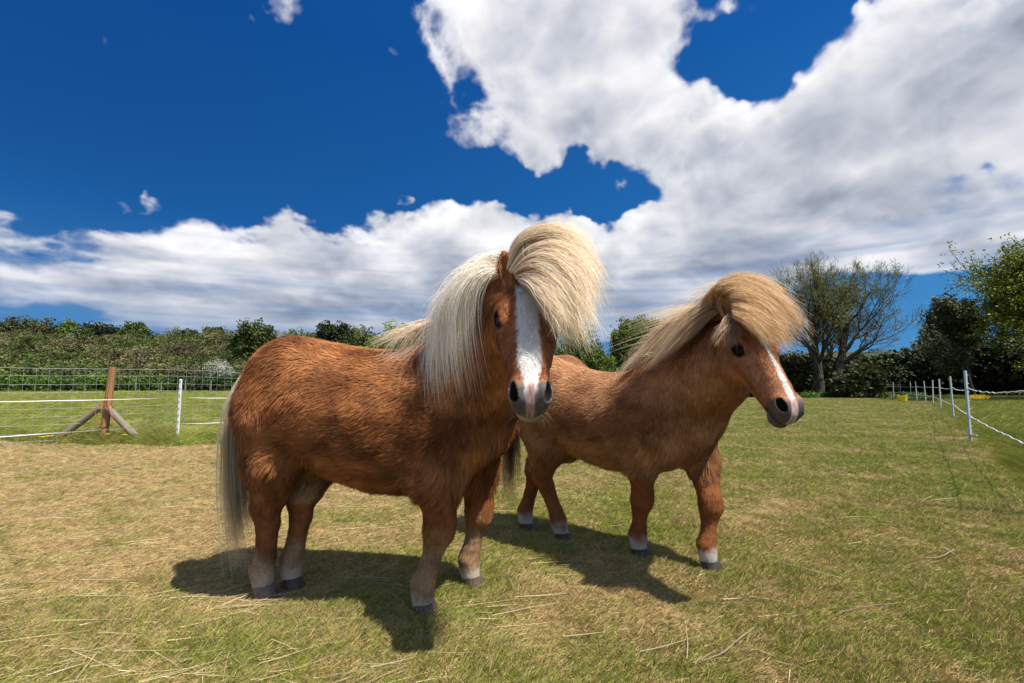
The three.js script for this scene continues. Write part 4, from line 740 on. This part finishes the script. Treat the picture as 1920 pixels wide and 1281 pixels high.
    const c0 = color(p, false), wh = sstep(.4, .65, c0[1]), dk = lerp(lerp(.62, 1.35, R()) * clamp(1 + o.patch * fbm(p[0] * 12, p[1] * 12, p[2] * 12 + 4, 3), .45, 1.6), lerp(.93, 1.07, R()), wh), c = [c0[0] * dk, c0[1] * dk * lerp(.95, 1.06, R()), c0[2] * dk * lerp(.9, 1.1, R())];
    const sw = Math.max(ls, .026);
    list.push({ p: V(...add3(p, n, -.001)), q: new THREE.Quaternion().setFromRotationMatrix(M4), s: V(sw, ls, ls), c });
  }
  instanced('coat', TUFT, coatMat, list, root);
  return { root, sdf, hp, hs, A, N, S, poll, nose, R, toLocal, headOf };
}
// a lock of hair let fall: steps along a pull, pushed out of the body
function drape(k, start, dir0, pull, steps, step, off, stiff = .35, keep) {
  const e = .004, pts = [start]; let p = start, d = norm3(dir0);
  for (let i = 0; i < steps; i++) {
    const t = typeof pull === 'function' ? pull(p, i / steps) : pull;
    d = norm3(add3(d.map((q) => q * (1 - stiff)), t, stiff)); let q = add3(p, d, step);
    const s = k.sdf(q[0], q[1], q[2]);
    if (s < off) { const g = norm3([k.sdf(q[0] + e, q[1], q[2]) - s, k.sdf(q[0], q[1] + e, q[2]) - s, k.sdf(q[0], q[1], q[2] + e) - s]); q = add3(q, g, off - s); d = norm3(sub3(q, p)); }
    if (keep && !keep(q)) return pts.length > 4 ? pts : null;
    if (len3(sub3(q, p)) > step * 2.5) return pts.length > 4 ? pts : null;
    pts.push(q); p = q;
  }
  return pts;
}
// near pony: deep chestnut, white mane, broad white blaze, head turned to the viewer
{
  const hoofL = (x, z) => [x, .040, z, .037, .02];
  const near = makePony({
    label: 'chestnut pony with broad white blaze and white mane, looking straight at viewer', group: null,
    at: [-.588, -2.145], heading: .108, seed: 11, cell: .005, tufts: 150000, fur: .036, swirl: 1.15, lift: .13, patch: 1.15,
    poll: P(986, 519, 1.63), nose: P(998, 743, 1.375), ears: [[-.85, .35, .12], [-.85, .35, -.12]],
    barrel: [[-.50, .84, .76, .03], [-.47, .94, .68, .11], [-.40, 1.005, .61, .19], [-.29, 1.03, .55, .245], [-.15, 1.012, .475, .275], [0, .988, .43, .285], [.15, .982, .41, .28], [.28, 1.0, .42, .25], [.40, .975, .47, .21], [.50, .92, .53, .17], [.57, .83, .60, .11], [.61, .75, .67, .03]],
    neck: [[[.36, .80, 0], [.52, .93, .14], .215, .165], [[.52, .93, .14], [.635, 1.065, .34], .165, .10], [[.30, .93, 0], [.48, 1.06, .12], .08, .075], [[.48, 1.06, .12], [.62, 1.155, .33], .075, .06]],
    legs: [
      [[.335, .66, .13, .13, .06], [.325, .50, .14, .088, .06], [.337, .33, .142, .053, .03], [.330, .29, .142, .050, .03], [.318, .25, .142, .036, .02], [.290, .145, .142, .034, .02], [.275, .11, .142, .041, .02], [.275, .075, .142, .037, .02], hoofL(.275, .142)],
      [[.38, .66, -.13, .13, .06], [.42, .50, -.14, .086, .06], [.437, .33, -.143, .053, .03], [.432, .29, -.143, .050, .03], [.422, .25, -.143, .036, .02], [.402, .145, -.143, .034, .02], [.393, .11, -.143, .041, .02], [.395, .075, -.143, .037, .02], hoofL(.40, -.143)],
      [[-.345, .72, .11, .160, .06], [-.345, .56, .105, .118, .06], [-.38, .40, .075, .058, .04], [-.405, .35, .066, .050, .03], [-.395, .29, .060, .042, .02], [-.405, .15, .05, .036, .02], [-.418, .11, .05, .043, .02], [-.415, .075, .047, .038, .02], hoofL(-.415, .045)],
      [[-.32, .72, -.11, .160, .06], [-.245, .56, -.10, .112, .06], [-.295, .40, -.07, .057, .04], [-.325, .35, -.064, .049, .03], [-.318, .29, -.06, .041, .02], [-.338, .15, -.05, .036, .02], [-.350, .11, -.05, .043, .02], [-.346, .075, -.047, .038, .02], hoofL(-.345, -.045)],
    ],
    coat: [[.22, .076, .024], [.47, .190, .068]], face: [.38, .138, .056], white: [.80, .77, .73], pale: [.50, .34, .19],
    blaze: (a) => [lerp(.033, .033, a / .3) * (a > .3 ? lerp(1, .55, sstep(.33, .42, a)) : 1) * (a < .03 ? .5 : 1), 0], muzzle: .385, lip: [.085, .080, .082], lipPale: [.34, .33, .30], paleChin: .9, snip: .011, pink: [.52, .30, .27],
    socks: (p, fore, y, n) => fore ? mix3(mix3([.68, .58, .45], [.46, .28, .14], sstep(.06, .10, y + .05 * n)), mix3([.36, .155, .055], [.32, .105, .03], sstep(.30, .36, y)), sstep(.19, .30, y + .12 * n)) : mix3(mix3([.68, .56, .43], [.50, .33, .19], sstep(.06, .12, y + .05 * n)), [.34, .125, .042], sstep(.11, .25, y + .12 * n)),
    hoof: [[.30, .20, .15], [.28, .185, .14], [.52, .36, .28], [.20, .135, .105]], toe: [.15, .1, 0, .1],
  });
  const k = near, R = k.R, up = [0, 1, 0], L = (px, py, d) => k.toLocal(P(px, py, d));
  // mane: parted along the crest, hanging as a full curtain on the viewer's side
  const crest = [[.25, 1.0, .0], [.37, 1.05, .045], [.49, 1.11, .12], [.575, 1.165, .22], [.635, 1.20, .31], add3(add3(k.poll, k.A, -.03), k.N, -.055)];
  // the mane stays behind the cheek: it never falls over the face
  const aside = (c) => (q) => { const h = k.headOf(q); return !(h[0] > .03 && h[1] > -.10 && h[2] < .100) && !(h[0] > -.13 && h[0] < .05 && h[1] > -.045 && h[2] > .02 && h[2] < .12) && q[1] < c[1] + .10; };
  const b = hairBuf(), locks = 190;
  for (let i = 0; i < locks; i++) {
    const t = Math.pow((i + R()) / locks, .72), c = curve(crest, t), tg = norm3(sub3(curve(crest, Math.min(.999, t + .04)), curve(crest, Math.max(0, t - .04)))), out = norm3(cross3(tg, up)), seedN = R() * 40;
    const len = lerp(.24, .49, sstep(0, .5, t)) * lerp(.72, 1.12, R()), nS = 16, layer = R(), curl = (R() - .5) * .3, rise = lerp(-.15, .30, R() * R()), back = sstep(.34, .10, t);
    for (let j = 0; j < 40; j++) {
      const off = .006 + .040 * layer * sstep(.15, .6, t) + .012 * R(), o3 = [(R() - .5) * .035, (R() - .5) * .02, (R() - .5) * .035];
      const d0 = norm3(add3(add3(out, up, rise + .12 * R()), [(R() - .5) * .3, 0, (R() - .5) * .3]));
      const pts = drape(k, add3(c, o3), d0, (p, f) => norm3([lerp(-.20, .26, sstep(.05, .6, f)) - .8 * back + .13 * noise(f * 3 + seedN, i, 1) + .16 * noise(f * 4.5, i * 3.7 + j * .9, 4) + curl * .4 * (1 - f), lerp(-.55, -1.25, sstep(0, .6, f)) * (1 - .75 * back), -.03 + .5 * back * (1 - f) + .16 * noise(f * 3, i, 7)]), nS, len * lerp(.62, 1.10, R()) / nS, off, lerp(.22, .36, R()), aside(c));
      const base = t < .3 ? [.74, .60, .42] : mix3([.95, .89, .79], [.92, .82, .64], sstep(.3, .9, R() * .8));
      strand(b, pts, .0019, jit(R, base, .35), norm3([-.55 + (R() - .5) * .7, .35 * (R() - .3), .8]));
    }
  }
  hairMesh('mane', b, hairMat, k.root);
  // forelock: thrown up and over to the far side by the wind
  const f = hairBuf();
  const rows = [   // guides, top to bottom, root to tip
    [[962, 520, 1.76], [972, 468, 1.74], [1010, 442, 1.69], [1055, 444, 1.65], [1095, 478, 1.62]],
    [[955, 505, 1.67], [978, 462, 1.66], [1028, 441, 1.63], [1080, 455, 1.60], [1110, 505, 1.57]],
    [[960, 508, 1.65], [995, 474, 1.63], [1045, 466, 1.58], [1095, 496, 1.54], [1120, 545, 1.51]],
    [[968, 514, 1.63], [1005, 496, 1.59], [1050, 505, 1.53], [1088, 545, 1.50], [1106, 596, 1.47]],
    [[974, 522, 1.61], [1008, 522, 1.55], [1042, 545, 1.49], [1070, 588, 1.47], [1090, 636, 1.45]],
    [[980, 530, 1.58], [1002, 544, 1.52], [1026, 573, 1.48], [1048, 602, 1.47], [1060, 628, 1.46]],
  ].map((r) => r.map((q) => L(...q)));
  for (let i = 0; i < 230; i++) forelock(k, f, rows, i, .0017, [.84, .66, .42], [.90, .80, .62], [-.1, 0, .99], .11);
  hairMesh('forelock', f, hairMat, k.root);
  // lock hanging beside the ear
  // tail
  const tl = hairBuf();
  for (let i = 0; i < 90; i++) {
    const s = [-.475 + (R() - .5) * .03, .895 + (R() - .5) * .04, (R() - .5) * .05], dz = (R() - .5) * .7, puff = R(), len = lerp(.45, .86, Math.pow(R(), .6));
    for (let j = 0; j < 26; j++) {
      const o3 = [(R() - .5) * .02, (R() - .5) * .03, (R() - .5) * .02], ph = i * 1.7;
      const pts = drape(k, add3(s, o3), [-.8, .25 + .35 * puff, dz * .7], (p, q) => [(.02 - .08 * puff) * (1 - q) + .26 * q + .10 * noise(q * 4 + ph, i, 2), -1, dz * .12 + .10 * noise(q * 4, ph, 9)], 16, len * lerp(.8, 1.08, R()) / 16, .006 + .020 * puff, .40);
      strand(tl, pts, .0028, jit(R, mix3([.80, .68, .48], [.95, .86, .68], R()), .35), norm3([-.6, .1, .7 + (R() - .5)]));
    }
  }
  hairMesh('tail', tl, hairMat, k.root);
  whiskers(k, 110, .028);
}
function forelock(k, f, rows, i, w0, ca, cb, axis, deep) {
  const R = k.R, u = Math.pow(R(), .9) * (rows.length - 1), a = Math.min(rows.length - 2, Math.floor(u)), s = u - a, w = R() - .5, sp = [(R() - .5) * .045, (R() - .5) * .045, (R() - .5) * .045];
  const G = [0, 1, 2, 3, 4].map((j) => add3(add3(mix3(rows[a][j], rows[a + 1][j], s), axis, w * deep * [.45, .85, 1, 1, .95][j]), sp, [.2, .45, .7, 1, 1.3][j]));
  const lenK = lerp(lerp(.66, .50, s + a > 2.2 ? 1 : 0), 1.10, R()), nS = 14, ph = R() * 50;
  for (let j = 0; j < 40; j++) {
    const e = [R() - .5, R() - .5, R() - .5], l2 = lenK * lerp(.62, 1.10, R()), wild = R() < .16 ? 3.0 : 1, pts = [];
    for (let q = 0; q <= nS; q++) {
      const t = q / nS * l2, c = t <= 1 ? curve(G, t) : add3(G[4], sub3(G[4], G[3]), (t - 1) * 4), z = (.010 + .014 * Math.sin(Math.PI * Math.min(1, t)) + .022 * t * t * wild);
      const wv = .020 * t * (wild > 1 ? 1.5 : 1); pts.push(add3([c[0] + wv * noise(t * 3.4, ph + j * .13, i), c[1] + wv * noise(t * 3.4, ph + 9 + j * .13, i), c[2]], e, z));
    }
    strand(f, pts, w0, jit(R, mix3(ca, cb, R()), .3), norm3([-.1 + (R() - .5) * .7, .55 + (R() - .5) * .6, .75]));
  }
}
function whiskers(k, n, len) {
  const b = hairBuf(), R = k.R;
  for (let i = 0; i < n; i++) {
    const s = R() < .5 ? -1 : 1, a = .35 + .12 * R(), low = R(), st = k.hp(a, lerp(-.10, -.15, low), s * lerp(.05, .02, low) * (1.0)), dir = norm3(add3(add3(k.S.map((q) => q * s * (.5 + R())), k.N, -.5 - R()), k.A, .1 + .4 * R()));
    const L = len * (.5 + R()), pts = []; for (let q = 0; q <= 5; q++) pts.push(add3(add3(st, dir, L * q / 5), [0, -1, 0], .012 * (q / 5) ** 2));
    strand(b, pts, .0008, [.40, .28, .17], norm3([R() - .5, R() - .5, 1]));
  }
  hairMesh('whiskers', b, hairMat, k.root).userData.kind = 'stuff';
}
// far pony: sandy chestnut, flaxen mane, thin blaze
{
  const hoofL = (x, z) => [x, .045, z, .034, .02];
  const far = makePony({
    label: 'sandy chestnut pony with flaxen mane and narrow blaze, standing behind, facing right', group: null,
    at: [.474, -2.754], heading: .673, seed: 23, cell: .005, tufts: 110000, fur: .030, swirl: .8, lift: .08, patch: .75,
    poll: P(1400, 594, 2.02), nose: P(1506, 765, 1.77), ears: [[-.8, .35, .25], [-.8, .35, -.25]],
    barrel: [[-.52, .82, .72, .03], [-.48, .90, .64, .11], [-.40, .955, .57, .17], [-.28, .975, .51, .215], [-.14, .945, .47, .25], [0, .915, .43, .265], [.15, .91, .41, .265], [.28, .945, .42, .24], [.40, .935, .45, .20], [.50, .90, .50, .17], [.58, .83, .58, .12], [.63, .74, .65, .03]],
    neck: [[[.42, .77, 0], [.61, .90, .09], .20, .155], [[.61, .90, .09], [.79, 1.00, .21], .155, .095], [[.34, .89, 0], [.56, 1.01, .07], .07, .065], [[.56, 1.01, .07], [.775, 1.085, .215], .065, .055]],
    legs: [
      [[.35, .62, .12, .115, .06], [.27, .48, .10, .071, .05], [.25, .31, .05, .046, .03], [.242, .275, .045, .046, .03], [.232, .24, .04, .035, .02], [.212, .14, .02, .033, .02], [.203, .11, .015, .040, .02], [.205, .07, .012, .036, .02], hoofL(.205, .01)],
      [[.43, .62, -.12, .12, .06], [.485, .48, -.11, .073, .05], [.542, .31, -.05, .046, .03], [.544, .275, -.048, .046, .03], [.538, .24, -.045, .035, .02], [.532, .14, -.03, .033, .02], [.526, .11, -.025, .040, .02], [.532, .07, -.022, .036, .02], hoofL(.535, -.02)],
      [[-.34, .68, .10, .150, .06], [-.27, .53, .10, .108, .06], [-.325, .39, .07, .054, .04], [-.345, .345, .066, .047, .03], [-.315, .29, .06, .040, .02], [-.268, .15, .035, .035, .02], [-.258, .11, .03, .041, .02], [-.25, .07, .024, .037, .02], hoofL(-.241, .02)],
      [[-.35, .68, -.10, .155, .06], [-.29, .53, -.10, .11, .06], [-.455, .39, -.05, .053, .04], [-.480, .345, -.048, .046, .03], [-.475, .29, -.045, .039, .02], [-.51, .15, -.025, .034, .02], [-.525, .11, -.02, .040, .02], [-.522, .07, -.02, .037, .02], hoofL(-.516, -.02)],
    ],
    coat: [[.30, .126, .050], [.54, .275, .128]], face: [.42, .18, .085], white: [.78, .74, .70], pale: [.48, .30, .15],
    blaze: (a) => [a < .10 ? 0.0 : a < .16 ? .018 : lerp(.009, .014, sstep(.2, .45, a)), .004 * Math.sin(a * 20)], muzzle: .39, lip: [.09, .078, .075], lipPale: [.15, .13, .125], paleChin: .3, snip: .014, pink: [.62, .42, .40],
    socks: (p, fore, y, n) => mix3([.66, .58, .50], [.32, .115, .036], sstep(.065, .115, y + .06 * n)),
    hoof: [[.10, .08, .064], [.12, .095, .078], [.09, .072, .058], [.11, .085, .066]], toe: [.1, .0, 0, .2],
  });
  const k = far, R = k.R, up = [0, 1, 0], L = (px, py, d) => k.toLocal(P(px, py, d));
  const crest = [[.30, .95, .0], [.44, 1.0, .035], [.58, 1.075, .08], [.69, 1.145, .14], add3(add3(k.poll, k.A, -.045), k.N, .0)];
  const b = hairBuf(), locks = 150;
  for (let i = 0; i < locks; i++) {
    const t = Math.pow((i + R()) / locks, .8), c = curve(crest, t), bulge = R(), sN = R() * 40, len = lerp(.22, .40, sstep(0, .5, t)) * lerp(.75, 1.1, R()), nS = 14, layer = R();
    for (let j = 0; j < 38; j++) {
      const o3 = [(R() - .5) * .03, (R() - .5) * .02, (R() - .5) * .03], off = .006 + .035 * layer + .01 * R(), wild = R() < .05 ? 1 : 0;
      const pts = drape(k, add3(c, o3), norm3([-.6, .35 + .5 * bulge + .35 * sstep(.6, 1, t), .7]), (p, q) => [-.62 - .25 * wild + .22 * noise(q * 3 + sN, i, 1) + .2 * noise(q * 4.5, i * 3.7 + j * .9, 4), -.85 + .5 * wild + .2 * noise(q * 4, i, j * .4), .28 + .12 * noise(q * 3, i, 9)], nS, len * lerp(.62, 1.12, R()) / nS, off, .26, (q) => { const h = k.headOf(q); return !(h[0] > -.12 && h[0] < .06 && h[1] > -.05 && h[2] > .035 && h[2] < .14); });
      strand(b, pts, .0019, jit(R, mix3([.70, .50, .27], [.82, .68, .46], R()), .4), norm3([-.4 + (R() - .5) * .7, .5, .8]));
    }
  }
  hairMesh('mane', b, hairMat, k.root);
  const f = hairBuf(), rows = [
    [[1310, 594, 2.16], [1338, 560, 2.14], [1378, 537, 2.10], [1425, 533, 2.04], [1468, 558, 1.98]],
    [[1367, 575, 2.10], [1358, 543, 2.06], [1395, 528, 2.02], [1440, 542, 1.97], [1482, 575, 1.93]],
    [[1374, 580, 2.08], [1376, 556, 2.02], [1412, 550, 1.97], [1456, 571, 1.92], [1490, 606, 1.88]],
    [[1382, 586, 2.05], [1388, 573, 1.98], [1424, 578, 1.92], [1458, 602, 1.88], [1480, 634, 1.85]],
    [[1390, 592, 2.02], [1392, 590, 1.94], [1420, 600, 1.89], [1446, 618, 1.86], [1466, 638, 1.84]],
    [[1398, 600, 2.00], [1392, 603, 1.92], [1408, 610, 1.89], [1424, 620, 1.87], [1438, 632, 1.85]],
  ].map((r) => r.map((q) => L(...q)));
  for (let i = 0; i < 230; i++) forelock(k, f, rows, i, .0017, [.70, .44, .19], [.84, .62, .34], norm3(add3(k.S, k.N, .4)), .10);
  // darker tuft below the ear
  for (let i = 0; i < 26; i++) {
    const s = L(1362 + 30 * R(), 590 + 14 * R(), 1.96), e = L(1338 + 50 * R(), 618 + 30 * R(), 1.90), m = mix3(s, e, .5); m[1] += .02;
    for (let j = 0; j < 22; j++) { const q = [(R() - .5) * .02, (R() - .5) * .02, (R() - .5) * .02], pts = []; for (let n = 0; n <= 8; n++) pts.push(add3(bez(s, m, e, n / 8), q, .6 + n / 8)); strand(f, pts, .0022, jit(R, [.42, .26, .13], .5), norm3([(R() - .5), .4, .8])); }
  }
  hairMesh('forelock', f, hairMat, k.root);
  const tl = hairBuf();
  for (let i = 0; i < 60; i++) {
    const s = [-.505 + (R() - .5) * .03, .80 + (R() - .5) * .05, (R() - .5) * .06], dz = R() - .5, len = lerp(.4, .74, Math.pow(R(), .6));
    for (let j = 0; j < 24; j++) {
      const o3 = [(R() - .5) * .02, (R() - .5) * .03, (R() - .5) * .02];
      const pts = drape(k, add3(s, o3), [-.8, .3, dz * .7], (p, q) => [-.08 * (1 - q) + .10 * q + .1 * noise(q * 4 + i, 1, 2), -1, dz * .15 + .1 * noise(q * 4, i, 9)], 14, len * lerp(.8, 1.08, R()) / 14, .008, .42);
      strand(tl, pts, .0028, jit(R, mix3([.52, .38, .22], [.66, .52, .34], R()), .35), norm3([-.6, .1, .7 + (R() - .5)]));
    }
  }
  hairMesh('tail', tl, hairMat, k.root);
  whiskers(k, 90, .026);
}
renderer.render(scene, camera);
